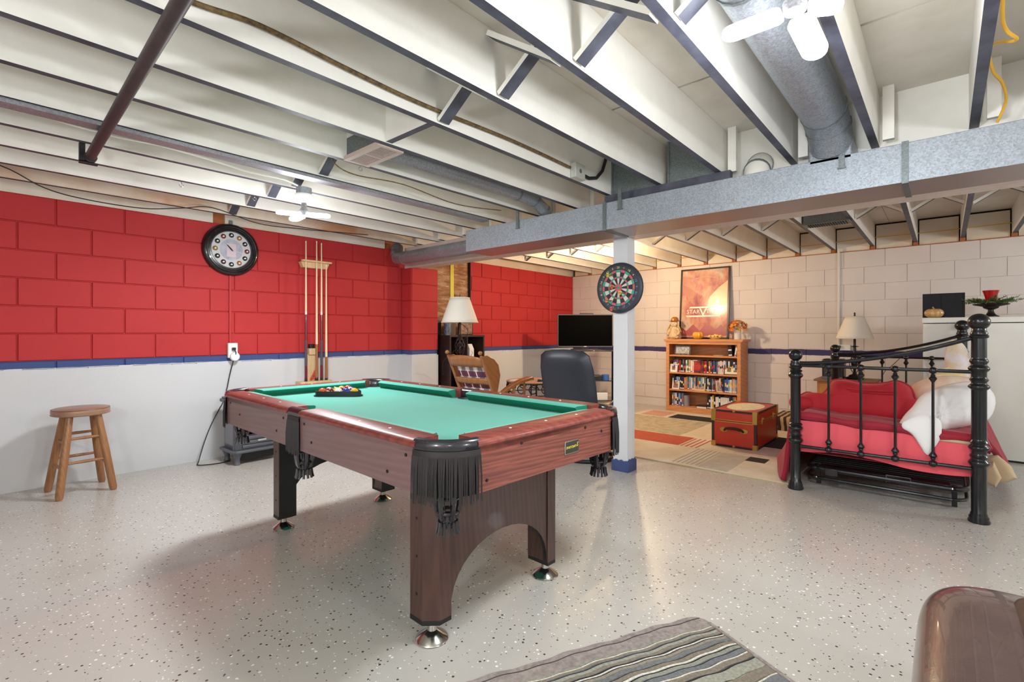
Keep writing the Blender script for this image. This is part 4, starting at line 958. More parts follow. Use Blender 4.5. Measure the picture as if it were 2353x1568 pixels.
for s_ in (-1, 1): L_('arm_support', MB().tube([(.0, s_*.27, .34), (.02, s_*.30, .45), (0, s_*.30, .55)], .018, 8), M_blackm)
L_('column', MB().rod((0, 0, .03), (0, 0, .31), .035, 16), M_blackm)
L_('base_ring', MB().tube([(.26*math.cos(2*PI*k/40), .26*math.sin(2*PI*k/40), .018) for k in range(40)], .017, 8, closed=True), M_blackm)
for k in range(4): a = PI/4+k*PI/2; L_('base_spoke', MB().rod((0, 0, .05), (.25*math.cos(a), .25*math.sin(a), .022), .014, 8), M_blackm)

# ---------------------------------------------------------------- television and stand
TVr = R(41.4)+PI   # screen normal points to the camera
TV = thing('television', (6.11, 3.955, .94), 'flat black television on a low glass stand in the corner', 'television', rot=R(41.4)-PI/2)
def T3(name, mb, m, **kw): return build(name, mb, m, TV, local=True, **kw)
T3('housing', MB().box((-.407, -.01, .0), (.407, .035, .482)), M_blackp, bevel=.004)
T3('screen', MB().box((-.393, -.0125, .018), (.393, -.009, .468)), M_screen, smooth=False)
b = MB(); b.box((-.405, -.0135, .468), (.405, -.0095, .479)).box((-.405, -.0135, .002), (.405, -.0095, .016)).box((-.405, -.0135, .002), (-.394, -.0095, .479)).box((.394, -.0135, .002), (.405, -.0095, .479))
T3('bezel', b, mat('bezel_grey', (84, 78, 74), .3), smooth=False)
T3('logo', MB().box((-.02, -.015, .005), (.02, -.013, .013)), M_white, smooth=False)
T3('neck', MB().box((-.05, .0, -.03), (.05, .03, .03)), M_blackp, bevel=.003)
T3('stand_foot', MB().box((-.2, -.09, -.043), (.2, .11, -.03)), M_blackp, bevel=.004)
T_ = build('sensor_bar', MB().box((-.08, -.01, .484), (.12, .02, .498)), M_blackp, TV, local=True, bevel=.003)
SN = thing('television_stand', (6.2, 4.03, 0), 'black glass television stand with open shelves in the corner', 'stand', rot=R(41.4)-PI/2)
def S3(name, mb, m, **kw): return build(name, mb, m, SN, local=True, **kw)
for z in (.885, .455, .17): S3('glass_shelf', MB().box((-.48, -.25, z-.006), (.48, .20, z+.006)), mat('black_glass', (24, 24, 26), .06, coat=.5) if 'black_glass' not in bpy.data.materials else bpy.data.materials['black_glass'], bevel=.003)
for x in (-.40, .46):
    for y in (.17,): S3('upright', MB().rod((x, y, 0), (x, y, .885), .018, 12), M_blackm)
for x in (-.40, .40): S3('foot', MB().rod((x, -.2, 0), (x, -.2, .165), .018, 12), M_blackm)
def sl(x, y, z): a = R(41.4)-PI/2; return (6.2+x*math.cos(a)-y*math.sin(a), 4.03+x*math.sin(a)+y*math.cos(a), z)
q = sl(.29, -.13, .461)
tag(build('blue_tin', MB().lathe([(0, 0), (.055, 0), (.055, .075), (.05, .078), (0, .078)], q, 24), mat('blue_plastic', (56, 108, 184), .5)), 'round blue tub on the television stand shelf', 'tub')
q = sl(.12, -.13, .461)
T_ = tag(build('game_box', MB().cb((0, 0, .035), (.22, .2, .07)), M_blackp, bevel=.01), 'black electronic box on the television stand shelf', 'box'); T_.location = q; T_.rotation_euler.z = R(-48.6)
q = sl(.20, -.10, .176)
T_ = tag(build('tissue_box', MB().cb((0, 0, .05), (.24, .12, .10)), M_white, bevel=.008), 'white box on the lowest shelf of the television stand', 'box'); T_.location = q; T_.rotation_euler.z = R(-48.6)
q = sl(.36, -.32, 0)
T_ = tag(build('tan_bolster', MB().tube([(-.2, 0, .075), (-.17, 0, .075), (0, .01, .08), (.17, 0, .08), (.2, 0, .078)], [.03, .07, .08, .07, .03], 14), M_tan), 'tan rolled cushion on the floor before the television stand', 'cushion'); T_.location = q; T_.rotation_euler.z = R(-30)
# ---------------------------------------------------------------- dartboard
DB = thing('dartboard', (3.63, 2.008, 1.516), 'round dartboard with numbers hung on the white post', 'dartboard')
dx = 3.60; dc = (3.632, 2.008, 1.516)
RX = 'X'
build('rim', MB().lathe([(0, -.028), (.150, -.028), (.158, -.034), (.195, -.034), (.207, -.026), (.21, -.012), (.207, 0), (0, 0)], dc, 64, 'X'), mat('dart_rim', (54, 58, 70), .45), DB)
build('number_ring', MB().lathe([(.145, -.030), (.184, -.0355), (.184, -.03)], dc, 64, 'X', cap=False), mat('dart_ring', (44, 46, 54), .5), DB)
M_dw, M_dk, M_dg, M_dr = mat('dart_white', (214, 212, 200), .7), mat('dart_black', (50, 48, 58), .7), mat('dart_green', (66, 166, 138), .7), mat('dart_red', (204, 96, 108), .7)
def sector(r0, r1, a0, a1, m, nm='segment'):
    n = 3; vs = []; b = MB()
    for i in range(n+1):
        a = a0+(a1-a0)*i/n
        for r in (r0, r1): vs.append((dc[0]-.0335, dc[1]-r*math.sin(a), dc[2]+r*math.cos(a)))
    b._add(vs, [(2*i, 2*i+1, 2*i+3, 2*i+2) for i in range(n)]); build(nm, b, m, DB, smooth=False)
for i in range(20):
    a0 = 2*PI*(i-.5)/20; a1 = 2*PI*(i+.5)/20-.02; ev = i % 2 == 0
    for r0, r1, me_, mo_ in ((.034, .078, M_dw, M_dk), (.079, .093, M_dg, M_dr), (.094, .128, M_dw, M_dk), (.129, .148, M_dg, M_dr)): sector(r0, r1, a0, a1, me_ if ev else mo_)
build('bullseye', MB().lathe([(.0, -.0345), (.033, -.0345), (.033, -.03)], dc, 24, 'X', cap=False), M_dr, DB)
build('bull_centre', MB().lathe([(.0, -.0355), (.012, -.0355), (.012, -.034)], dc, 16, 'X'), M_dg, DB)
nums = [20, 1, 18, 4, 13, 6, 10, 15, 2, 17, 3, 19, 7, 16, 8, 11, 14, 9, 12, 5]
M_ny, M_nb = mat('dart_yellow_number', (226, 222, 120), .6), mat('dart_blue_number', (130, 176, 214), .6)
for i, nv in enumerate(nums):
    a = 2*PI*i/20; cam_m = Matrix.Translation((dc[0]-.0362, dc[1]-.166*math.sin(a), dc[2]+.166*math.cos(a))) @ Matrix.Rotation(a if False else 0, 4, 'X') @ Matrix(((0, 0, -1, 0), (-1, 0, 0, 0), (0, 1, 0, 0), (0, 0, 0, 1))) @ Matrix.Rotation(-a if not (5 < i < 15) else PI-a, 4, 'Z')
    text('number', str(nv), .026, M_nb if 4 <= i <= 13 else M_ny, cam_m, DB, .0004)
for (a_, r_, mats_, lb) in ((R(-20), .11, 'dart_yellow', 'yellow dart in the dartboard near the number five'), (R(0), .004, 'dart_orange', 'orange dart stuck in the dartboard centre'), (R(125), .085, 'dart_gold', 'golden dart in the lower right of the dartboard'), (R(205), .115, 'dart_tan', 'tan dart in the lower left of the dartboard'), (R(182), .175, 'dart_pink', 'pink dart at the bottom edge of the dartboard')):
    colr = {'dart_yellow': (220, 200, 60), 'dart_orange': (220, 110, 50), 'dart_gold': (226, 176, 70), 'dart_tan': (206, 150, 90), 'dart_pink': (214, 90, 90)}[mats_]
    p0 = Vector((dc[0]-.034, dc[1]-r_*math.sin(a_), dc[2]+r_*math.cos(a_))); dd = Vector((-1, .28, .02)).normalized()
    T_ = thing('dart', tuple(p0), lb, 'dart', 'darts in the dartboard')
    q = lambda s_: tuple(p0+dd*s_)
    build('point', MB().rod(q(0), q(.015), .0012, 6), M_chrome, T_)
    build('barrel', MB().tube([q(.015), q(.03), q(.05)], [.004, .0065, .004], 8), M_brass, T_)
    b = MB(); side = dd.cross(Vector((0, 0, 1))).normalized(); up = Vector((0, 0, 1))
    for ax in (side, up, -side, -up): b._add([q(.055), tuple(p0+dd*.065+ax*.018), tuple(p0+dd*.09+ax*.016), q(.085)], [(0, 1, 2, 3)])
    build('flight', b, mat(mats_, colr, .5), T_, solid=.0008, smooth=False)
    build('stem', MB().rod(q(.045), q(.085), .002, 6), M_blackp, T_)

# ---------------------------------------------------------------- bookcase and its contents
BX, BY0, BY1 = 6.99, 2.055, 3.10
BC = thing('bookcase', (7.14, 2.58, 0), 'light cherry wood bookcase filled with videos and photo frames', 'bookcase')
for nm, a, b_ in (('side_panel', (BX, BY0, 0), (7.31, BY0+.022, 1.03)), ('side_panel', (BX, BY1-.022, 0), (7.31, BY1, 1.03)), ('top_board', (BX-.025, BY0-.03, 1.03), (7.33, BY1+.03, 1.058)), ('back_panel', (7.295, BY0+.02, .02), (7.308, BY1-.02, 1.03)), ('face_stile', (BX-.012, BY0, 0), (BX, BY0+.045, 1.03)), ('face_stile', (BX-.012, BY1-.045, 0), (BX, BY1, 1.03)), ('top_rail', (BX-.012, BY0+.045, .985), (BX, BY1-.045, 1.03)), ('base_rail', (BX-.012, BY0+.045, 0), (BX, BY1-.045, .075)), ('cornice', (BX-.02, BY0-.015, 1.018), (BX, BY1+.015, 1.03))):
    build(nm, MB().box(a, b_), M_cherry, BC, bevel=.002)
SH = [.075, .322, .572, .826]
for z in SH: build('shelf_board', MB().box((BX+.004, BY0+.022, z-.022), (7.295, BY1-.022, z)), M_cherry, BC, bevel=.002)
yy0, yy1 = BY1-.03, BY0+.03
def Yf(f): return yy0+(yy1-yy0)*f
def cmat(c):
    k = 'case_%d_%d_%d' % c
    return bpy.data.materials.get(k) or mat(k, c, .4)
PAL = {'black': (30, 30, 36), 'white': (222, 220, 216), 'navy': (34, 44, 92), 'blue': (58, 92, 160), 'light blue': (134, 168, 202), 'red': (176, 40, 44), 'green': (76, 120, 62), 'grey': (110, 116, 128), 'tan': (196, 160, 122), 'purple': (92, 60, 120), 'orange': (206, 120, 50), 'maroon': (92, 34, 44), 'yellow': (206, 170, 50), 'teal': (50, 104, 110), 'pink': (220, 170, 176)}
def case(si, f0, f1, col, h, label, lean=0, depth=.15, nm='video_case', setb=.0, grp=''):
    ya_, yb2 = Yf(f0), Yf(f1); x0 = BX+.045+setb; z = SH[si]; w_ = ya_-yb2-.0012; yc = (ya_+yb2)/2
    o = thing(nm, (x0, yc, z), label, 'video' if nm == 'video_case' else 'book', grp)
    rot = Matrix.Rotation(lean, 4, 'X')
    b = MB(); b.X = rot; b.box((0, -w_/2, .0), (depth, w_/2, h)); build('cover', b, cmat(PAL[col]), o, local=True, bevel=.0012)
    c2 = random.choice([(232, 228, 220), (214, 70, 50), (40, 44, 60), (226, 196, 90), (120, 150, 190)]) if nm == 'video_case' else (235, 235, 232)
    z0_ = h*random.uniform(.3, .6); b = MB(); b.X = rot; b.box((-.0012, -w_/2+.002, z0_), (0, w_/2-.002, z0_+h*random.uniform(.12, .3))); build('spine_label', b, cmat(c2), o, local=True, smooth=False)
    b = MB(); b.X = rot; b.box((-.0012, -w_/2+.002, .008), (0, w_/2-.002, .024)); build('spine_mark', b, cmat(random.choice([(236, 236, 232), (200, 60, 50), (236, 236, 232)])), o, local=True, smooth=False)
rows = {2: ('second shelf', .06, .995, .185, ['purple', 'purple', 'grey', 'maroon', 'red', 'black', 'grey', 'black', 'white', 'green', 'tan', 'white', 'pink', 'white', 'white', 'light blue', 'red', 'red', 'black', 'red', 'red', 'black', 'orange', 'maroon', 'navy', 'blue', 'navy', 'grey', 'white', 'white', 'pink', 'white', 'light blue', 'black', 'white', 'black', 'navy', 'white', 'black', 'black']),
        1: ('third shelf', .04, .985, .19, ['navy', 'black', 'navy', 'light blue', 'light blue', 'black', 'black', 'maroon', 'tan', 'orange', 'teal', 'light blue', 'white', 'grey', 'tan', 'navy', 'grey', 'teal', 'light blue', 'white', 'grey', 'black', 'white', 'navy', 'black', 'grey', 'maroon', 'red', 'black', 'red', 'white', 'black', 'black', 'navy', 'blue', 'blue', 'light blue', 'white', 'tan', 'pink', 'light blue', 'teal'])}
for si, (nm_, f0, f1, h, cl) in rows.items():
    ws = [random.uniform(.75, 1.2) for _ in cl]; S_ = sum(ws); f = f0; seen = {}
    tot = {c: cl.count(c) for c in cl}
    for c, wv_ in zip(cl, ws):
        g = f+(f1-f0)*wv_/S_; seen[c] = seen.get(c, -1)+1
        lb = ('only %s video case on the %s of the bookcase' % (c, nm_)) if tot[c] == 1 else '%s video case, %s %s one from left on the %s' % (c, ordn(seen[c]), c, nm_)
        case(si, f, g-.001, c, h*random.uniform(.93, 1.03), lb, setb=random.uniform(0, .012), grp='video cases on the %s' % nm_); f = g
cl = ['grey', 'light blue', 'white', 'navy', 'light blue', 'blue', 'grey']; f = .035; seen = {}
for c in cl:
    seen[c] = seen.get(c, -1)+1; case(0, f, f+.024, c, .19, '%s video case, %s %s one at left end of the bottom shelf' % (c, ordn(seen[c]), c), grp='video cases at the left of the bottom shelf'); f += .0255
cl = ['black', 'black', 'white', 'yellow', 'black', 'white', 'white', 'black', 'white', 'white', 'white', 'white', 'white', 'navy', 'black', 'grey', 'yellow', 'red', 'maroon']; f = .56; seen = {}
for c in cl:
    seen[c] = seen.get(c, -1)+1; tt = cl.count(c)
    lb = ('only %s book at right end of the bottom shelf' % c) if tt == 1 else '%s book, %s %s one in right group on bottom shelf' % (c, ordn(seen[c]), c)
    case(0, f, f+.0222, c, .175 if c == 'white' else .195, lb, nm='book', grp='books at the right of the bottom shelf'); f += .0232
# items on the top shelf
T_ = tag(build('wavy_fan', MB().lathe([(0, 0), (.05, 0), (.052, .16), (0, .16)], (7.10, Yf(.225), SH[0]), 14), cmat((150, 140, 150))), 'patterned round case standing on the bottom shelf', 'case')
T_ = thing('dark_box', (7.1, Yf(.47), SH[0]), 'flat dark box with white edge lying on the bottom shelf', 'box')
build('lid', MB().box((BX+.03, Yf(.555), SH[0]+.022), (7.16, Yf(.395), SH[0]+.032)), M_blackp, T_, bevel=.002); build('pages', MB().box((BX+.034, Yf(.55), SH[0]), (7.155, Yf(.415), SH[0]+.022)), M_white, T_, smooth=False)
case(3, .855, .905, 'black', .155, 'thick black book leaning at the right of the top shelf', R(-5), nm='book', grp='books on the top shelf')
case(3, .93, .952, 'white', .155, 'white thin book leaning at the right of the top shelf', R(8), nm='book', grp='books on the top shelf')
case(3, .957, .972, 'grey', .155, 'grey thin book at the right end of the top shelf', R(2), nm='book', grp='books on the top shelf')
case(3, .977, .995, 'black', .158, 'slim black book against the side of the top shelf', 0, nm='book', grp='books on the top shelf')
tag(build('white_dish', MB().lathe([(0, 0), (.07, .002), (.075, .008), (0, .008)], (7.10, Yf(.70), SH[3]), 24), M_white), 'flat white dish on the top shelf', 'dish')
def pframe(si, f, w_, h, fw, col, lab, photo, x=BX+.03, rotz=0, mat_c=None, lean=R(10), ornate=False, z=None):
    T_ = thing('picture_frame', (x, Yf(f), SH[si] if z is None else z), lab, 'picture', rot=rotz)
    Mx = Matrix.Rotation(lean, 4, 'Y')
    def bxs(a, b_, mm, nm, bev=.0): b = MB(); b.X = Mx; b.box(a, b_); build(nm, b, mm, T_, local=True, bevel=bev)
    b = MB(); b.X = Mx; b.box((0, -w_/2, 0), (.014, -w_/2+fw, h)).box((0, w_/2-fw, 0), (.014, w_/2, h)).box((0, -w_/2+fw, 0), (.014, w_/2-fw, fw)).box((0, -w_/2+fw, h-fw), (.014, w_/2-fw, h))
    if ornate:
        for k in range(60):
            u = k/60*2*(w_+h); 
            if u < w_: p_ = (-w_/2+u, 0)
            elif u < w_+h: p_ = (w_/2, u-w_)
            elif u < 2*w_+h: p_ = (w_/2-(u-w_-h), h)
            else: p_ = (-w_/2, h-(u-2*w_-h))
            b.sph((0.003, p_[0]*.95, h/2+(p_[1]-h/2)*.93), .007, 6)
    build('frame', b, col, T_, local=True, bevel=.0015 if not ornate else 0)
    bxs((.006, -w_/2+fw, fw), (.008, w_/2-fw, h-fw), mat_c or M_white, 'mount')
    n = photo[0]; m2 = mat('photo_'+lab[:12].replace(' ', '_'), photo[1], .4, col2=photo[2], vs=40)
    fr_ = photo[3]
    for (a, b_, c, d) in fr_: bxs((.0045, w_*a, h*b_), (.006, w_*c, h*d), m2, 'photograph')
M_gf = mat('gold_frame', (206, 176, 112), .35, .4); M_sil = mat('beaded_black_silver', (140, 138, 136), .4, .4, col2=(30, 30, 30), vs=60)
pframe(3, .20, .235, .15, .022, M_sil, 'ornate beaded black and silver picture frame on the top shelf', (0, (206, 206, 200), (120, 130, 140), [(-.38, .16, .38, .84)]), ornate=True)
pframe(2, .062, .115, .118, .014, M_white, 'small white picture frame at left of the second shelf', (0, (196, 150, 120), (60, 50, 60), [(-.22, .25, .22, .75)]))
pframe(2, .90, .21, .148, .010, M_blackp, 'black framed double photograph at right of the second shelf', (0, (150, 120, 96), (60, 70, 50), [(-.30, .28, -.10, .62), (.06, .28, .30, .74)]), mat_c=mat('cream_mount', (232, 222, 200), .7))
pframe(1, .095, .105, .125, .012, M_white, 'white picture frame at left of the third shelf', (0, (190, 140, 130), (80, 54, 60), [(-.33, .14, .33, .86)]))
pframe(1, .45, .165, .20, .014, M_gf, 'gold picture frame in the middle of the third shelf', (0, (214, 172, 140), (110, 70, 90), [(-.38, .1, .38, .9)]), lean=R(14))
pframe(1, .76, .13, .165, .014, M_gf, 'narrow gold picture frame turned sideways on the third shelf', (0, (206, 186, 170), (120, 96, 80), [(-.34, .12, .34, .88)]), rotz=R(42), lean=R(12))
T_ = tag(build('boxed_set', MB().box((BX+.036, Yf(.51), SH[2]), (BX+.046, Yf(.37), SH[2]+.175)), mat('boxed_red_set', (196, 60, 44), .5, col2=(34, 34, 44), vs=14), bevel=.001), 'red and black boxed video set in the middle second shelf', 'box set')
# on top of the bookcase
ZT2 = 1.058
PO = thing('poster', (7.24, 2.66, ZT2), 'tall black framed reddish poster leaning on the white wall', 'poster')
tl = math.atan2(.09, 1.05); FM = Matrix.Translation((7.235, 2.655, ZT2)) @ Matrix.Rotation(tl, 4, 'Y')
W2, Hh = .36, 1.055
def PB(nm, a, b_, m, bev=0): b = MB(); b.X = FM; b.box(a, b_); build(nm, b, m, PO, bevel=bev, smooth=bool(bev))
M_pf = mat('poster_frame', (40, 30, 34), .35)
for a, b_ in (((0, -W2, 0), (.02, -W2+.025, Hh)), ((0, W2-.025, 0), (.02, W2, Hh)), ((0, -W2, 0), (.02, W2, .025)), ((0, -W2, Hh-.025), (.02, W2, Hh))): PB('frame', a, b_, M_pf, .002)
M_art, t = base('poster_print', (190, 120, 100), .16, 0, .8)
v = t.coord('Object', (1, 2.2, 1.4)); nz = t.noise(v, 2.4, 5, .6)
t.l(t.ramp(nz, [(.30, lin((140, 76, 96))), (.42, lin((180, 108, 108))), (.52, lin((200, 146, 124))), (.62, lin((196, 176, 156))), (.75, lin((160, 110, 124)))]), t.b.inputs['Base Color'])
PB('print', (.008, -W2+.02, .02), (.014, W2-.02, Hh-.02), M_art)
M_pw = mat('poster_white_ink', (238, 226, 214), .4)
txr = FM @ Matrix(((0, 0, -1, .006), (-1, 0, 0, 0), (0, 1, 0, 0), (0, 0, 0, 1)))
def ptext(s_, sz, u, v_, sx=1): text('lettering', s_, sz, M_pw, txr @ Matrix.Translation((u, v_, 0)), PO, .0004, sx=sx)
ptext('STAR', .085, -.155, .405, 1.0); ptext('TREK', .085, .135, .405, 1.0); ptext('V', .2, -.01, .40, 1.1)
for v_, w_, s_ in ((.470, .42, .5), (.340, .48, -.5)):
    b = MB(); b.X = txr @ Matrix.Translation((-.01, v_, 0)); b.prism([(-w_/2, -.011*(1 if s_ > 0 else 1)), (w_/2, -.011), (w_/2-.03*s_, .011), (-w_/2+.03*s_, .011)], -.0005, .0005); build('bar', b, M_pw, PO, smooth=False)
b = MB(); b.X = txr
arc = [(.01+.20*math.cos(PI*k/16), .86+.06*math.sin(PI*k/16)) for k in range(17)]
build('arc_print', MB().tube([tuple(txr @ Vector((u, v_, 0))) for u, v_ in arc], .005, 5), mat('poster_soft_pink', (220, 190, 190), .4), PO)
def flat(nm, pts, m): b = MB(); b.X = txr; b.prism(pts, -.0002, .0003); build(nm, b, m, PO, smooth=False)
flat('print_patch', [(-.33, .95), (-.2, .93), (-.12, .80), (-.15, .62), (-.22, .55), (-.28, .70), (-.33, .72)], mat('poster_orange', (190, 128, 108), .3, coat=.6, var=.2, vs=9))
flat('print_patch', [(.33, .85), (.20, .75), (.08, .62), (.05, .50), (.20, .48), (.33, .50)], mat('poster_cream', (222, 196, 156), .3, coat=.6, var=.15, vs=9))
flat('print_patch', [(-.33, .05), (.33, .05), (.33, .14), (.25, .21), (.18, .14), (.05, .24), (-.05, .12), (-.15, .22), (-.25, .12), (-.33, .18)], mat('poster_rose', (166, 82, 88), .3, coat=.6, var=.2, vs=9))
# doll
DL = thing('scarecrow_doll', (7.08, 3.0, ZT2), 'cream scarecrow doll with brown hat at left of the bookcase top', 'doll')
d0 = (7.08, 3.01, ZT2)
M_dollc = mat('doll_cloth', (206, 184, 150), .9, col2=(176, 150, 116), vs=30); M_straw = mat('straw_yellow', (206, 176, 110), .9)
build('body', MB().lathe([(0, 0), (.085, .005), (.10, .03), (.085, .08), (.06, .14), (.045, .18), (0, .19)], d0, 20), M_dollc, DL)
build('head', MB().sph((d0[0]-.01, d0[1]+.005, d0[2]+.225), .056, 16), mat('doll_face', (214, 190, 156), .9), DL)
build('hat', MB().lathe([(.082, .262), (.085, .268), (.055, .272), (.05, .30), (.03, .325), (0, .33)], d0, 20, cap=False), mat('hat_brown', (146, 84, 44), .9), DL)
build('hat_flower', MB().sph((d0[0]-.06, d0[1], d0[2]+.285), .018, 10, (.6, 1, 1)), mat('flower_yellow', (222, 176, 50), .8), DL)
for s_ in (-1, 1): build('eye', MB().sph((d0[0]-.063, d0[1]+s_*.018, d0[2]+.235), .004, 6), M_dark, DL)
build('nose', MB().sph((d0[0]-.068, d0[1], d0[2]+.22), .005, 8), M_rawwood, DL)
for s_ in (-1, 1):
    b = MB()
    for k in range(10): a = random.uniform(-.6, .6); b.tube([(d0[0]-.02+.02*a, d0[1]+s_*.05, d0[2]+.24), (d0[0]-.03+.03*a, d0[1]+s_*(.075+.01*random.random()), d0[2]+.17), (d0[0]-.03+.05*a, d0[1]+s_*(.08+.03*random.random()), d0[2]+.10+.03*random.random())], .0035, 4)
    build('hair', b, M_straw, DL)
    build('arm', MB().tube([(d0[0]-.02, d0[1]+s_*.05, d0[2]+.16), (d0[0]-.05, d0[1]+s_*.085, d0[2]+.10), (d0[0]-.075, d0[1]+s_*.07, d0[2]+.055)], [.02, .02, .017], 10), M_dollc, DL)
    build('leg', MB().tube([(d0[0]-.03, d0[1]+s_*.04, d0[2]+.03), (d0[0]-.08, d0[1]+s_*.06, d0[2]+.025), (d0[0]-.10, d0[1]+s_*.07, d0[2]+.03)], [.026, .022, .02], 10), mat('doll_leg', (180, 150, 110), .9), DL)
def pumpkin(name, c, r, h, m, label, lobes=9, cat='pumpkin', stem=M_rawwood, sc=(1, 1)):
    T_ = thing(name, c, label, cat); b = MB(); n = lobes*6; vs = []; rows_ = 12
    for j in range(rows_+1):
        ph = PI*j/rows_; 
        for i in range(n):
            a = 2*PI*i/n; q = r*math.sin(ph)**.8*(1-.13*abs(math.cos(a*lobes/2))**3)+.0005; z = h/2-h/2*math.cos(ph)*(1-.25*(math.sin(ph) < .35))
            vs.append((c[0]+q*math.cos(a)*sc[0], c[1]+q*math.sin(a)*sc[1], c[2]+z))
    b._add(vs, [(j*n+i, j*n+(i+1) % n, (j+1)*n+(i+1) % n, (j+1)*n+i) for j in range(rows_) for i in range(n)]); build('body', b, m, T_)
    build('stem', MB().tube([(c[0], c[1], c[2]+h*.85), (c[0], c[1]+.004, c[2]+h*1.02), (c[0], c[1]+.012, c[2]+h*1.15)], [.009, .006, .005], 8), stem, T_)
pumpkin('pumpkin', (7.06, 2.66, ZT2), .078, .11, mat('amber_glass', (222, 158, 50), .35, coat=.3), 'round amber pumpkin in front of the poster')
T_ = thing('corn_cluster', (7.07, 2.42, ZT2), 'bumpy cluster of small yellow gourds before the poster', 'decoration')
build('base', MB().lathe([(0, 0), (.05, 0), (.07, .02), (.04, .03), (0, .03)], (7.07, 2.42, ZT2), 14), M_straw, T_)
for i in range(26):
    a = random.uniform(0, 6.28); q = .085*math.sqrt(random.random()); z = .035+.035*random.random()*(1-q/.1)
    build('gourd', MB().sph((7.07+.6*q*math.cos(a), 2.42+q*math.sin(a)*1.15, ZT2+z), .016, 8), mat('corn_yellow', (232, 194, 100), .7) if 'corn_yellow' not in bpy.data.materials else bpy.data.materials['corn_yellow'], T_)
FV = thing('flower_vase', (7.10, 2.14, ZT2), 'autumn flowers in a white vase at right of the bookcase top', 'vase')
fc = (7.10, 2.13, ZT2)
build('vase', MB().lathe([(0, 0), (.043, 0), (.046, .01), (.044, .09), (.047, .13), (.043, .13), (.04, .02), (0, .02)], fc, 24), mat('vase_white', (216, 216, 206), .2, coat=.5), FV)
ocs = [('orange', (226, 128, 30)), ('red', (160, 34, 24)), ('gold', (226, 166, 50)), ('straw', (220, 200, 150)), ('rust', (180, 80, 30))]
for i in range(95):
    th = random.uniform(0, 6.28); ph = random.uniform(0, 2.0); rr_ = .10+.03*random.random()
    p_ = Vector((fc[0]+rr_*math.sin(ph)*math.cos(th)*.8, fc[1]+rr_*math.sin(ph)*math.sin(th)*1.05, fc[2]+.165+rr_*math.cos(ph)*.72)); nrm = (p_-Vector((fc[0], fc[1], fc[2]+.15))).normalized()
    nmc, cc_ = ocs[0 if p_.y > fc[1] and i % 3 else random.randrange(5)]
    q_ = nrm.to_track_quat('Z', 'Y').to_matrix().to_4x4(); b = MB(); b.X = Matrix.Translation(p_) @ q_
    for k in range(6): a = 2*PI*k/6; b._add([(0, 0, 0), (.016*math.cos(a-.35), .016*math.sin(a-.35), .006), (.032*math.cos(a), .032*math.sin(a), .01), (.016*math.cos(a+.35), .016*math.sin(a+.35), .006)], [(0, 1, 2, 3)])
    build('flower', b, bpy.data.materials.get('fl_'+nmc) or mat('fl_'+nmc, cc_, .8), FV, solid=.001, smooth=False)
b = MB()
for i in range(14): th = random.uniform(0, 6.28); b.tube([(fc[0], fc[1], fc[2]+.05), (fc[0]+.03*math.cos(th), fc[1]+.03*math.sin(th), fc[2]+.14), (fc[0]+.08*math.cos(th), fc[1]+.08*math.sin(th), fc[2]+.2)], .002, 4)
build('stems', b, M_green, FV)
tag(build('potpourri_jar', MB().lathe([(0, 0), (.022, 0), (.03, .03), (.022, .07), (.026, .08), (0, .082)], (7.11, 2.215, ZT2), 14), mat('jar_brown', (130, 84, 66), .3, col2=(206, 180, 160), vs=40)), 'small brown jar beside the vase of flowers', 'jar')

# ---------------------------------------------------------------- rug, trunk, striped cushion
RG = thing('area_rug', (5.4, 2.2, 0), 'large cream rug with black, rust and striped patches under the trunk', 'rug')
RX0, RX1, RYa, RYb = 4.14, 6.86, .87, 3.3
M_rug, t = base('rug_cream', (214, 202, 182), .95)
v = t.coord('World'); t.l(t.ramp(t.noise(v, 3.0, 5, .65), [(.35, lin((216, 206, 190))), (.6, lin((202, 188, 164)))]), t.b.inputs['Base Color']); t.bump(t.noise(v, 260, 2), .4, .003)
build('pile', MB().box((RX0, RYa, .0), (RX1, RYb, .012)), M_rug, RG, bevel=.004)
build('binding', MB().box((RX0-.012, RYa-.006, 0), (RX0, RYb, .009)), mat('rug_binding', (176, 160, 122), .9), RG, bevel=.003)
def patch(x0, x1, y0, y1, c, nm='patch', vr=.15):
    k = 'rug_%d_%d_%d' % c
    build(nm, MB().box((x0, y0, .011), (x1, y1, .0135)), bpy.data.materials.get(k) or mat(k, c, .95, var=vr, vs=14, bump=.3, bs=220), RG, smooth=False)
patch(4.83, 5.27, 2.02, 3.25, (184, 84, 58))
for i in range(4): patch(4.83, 5.25, 1.985-i*.05, 2.0-i*.05, (188, 92, 70), 'stripe')
for i in range(6): patch(4.19, 4.81, 1.79-i*.04, 1.806-i*.04, (176, 172, 164), 'stripe')
patch(4.16, 4.80, 1.33, 1.575, (186, 178, 166)); patch(5.30, 6.30, 2.2, 3.25, (186, 172, 146), vr=.3); patch(4.85, 5.3, .9, 1.5, (206, 186, 176))
patch(6.33, 6.67, 1.9, 2.79, (34, 32, 32)); patch(4.64, 4.81, 1.17, 1.33, (42, 38, 40)); patch(5.32, 5.92, .95, 1.36, (30, 26, 40))
for i in range(12): patch(6.36+i*.036, 6.374+i*.036, 2.86, 3.2, (198, 120, 100), 'stripe')
TR = thing('trunk', (5.46, 1.555, 0), 'red steamer trunk with brass corners and leather handle on the rug', 'trunk')
tx0, tx1, ty0, ty1, tz0, tz1, tzl = 5.069, 5.847, 1.35, 1.765, .014, .375, .27
build('body', MB().box((tx0, ty0, tz0), (tx1, ty1, tzl)), M_trunk, TR, bevel=.004)
build('lid', MB().box((tx0, ty0, tzl+.003), (tx1, ty1, tz1)), M_trunk, TR, bevel=.004)
e = .004
def trim(a, b_, m=M_maroon, nm='edge_trim'): build(nm, MB().box(a, b_), m, TR, bevel=.0015)
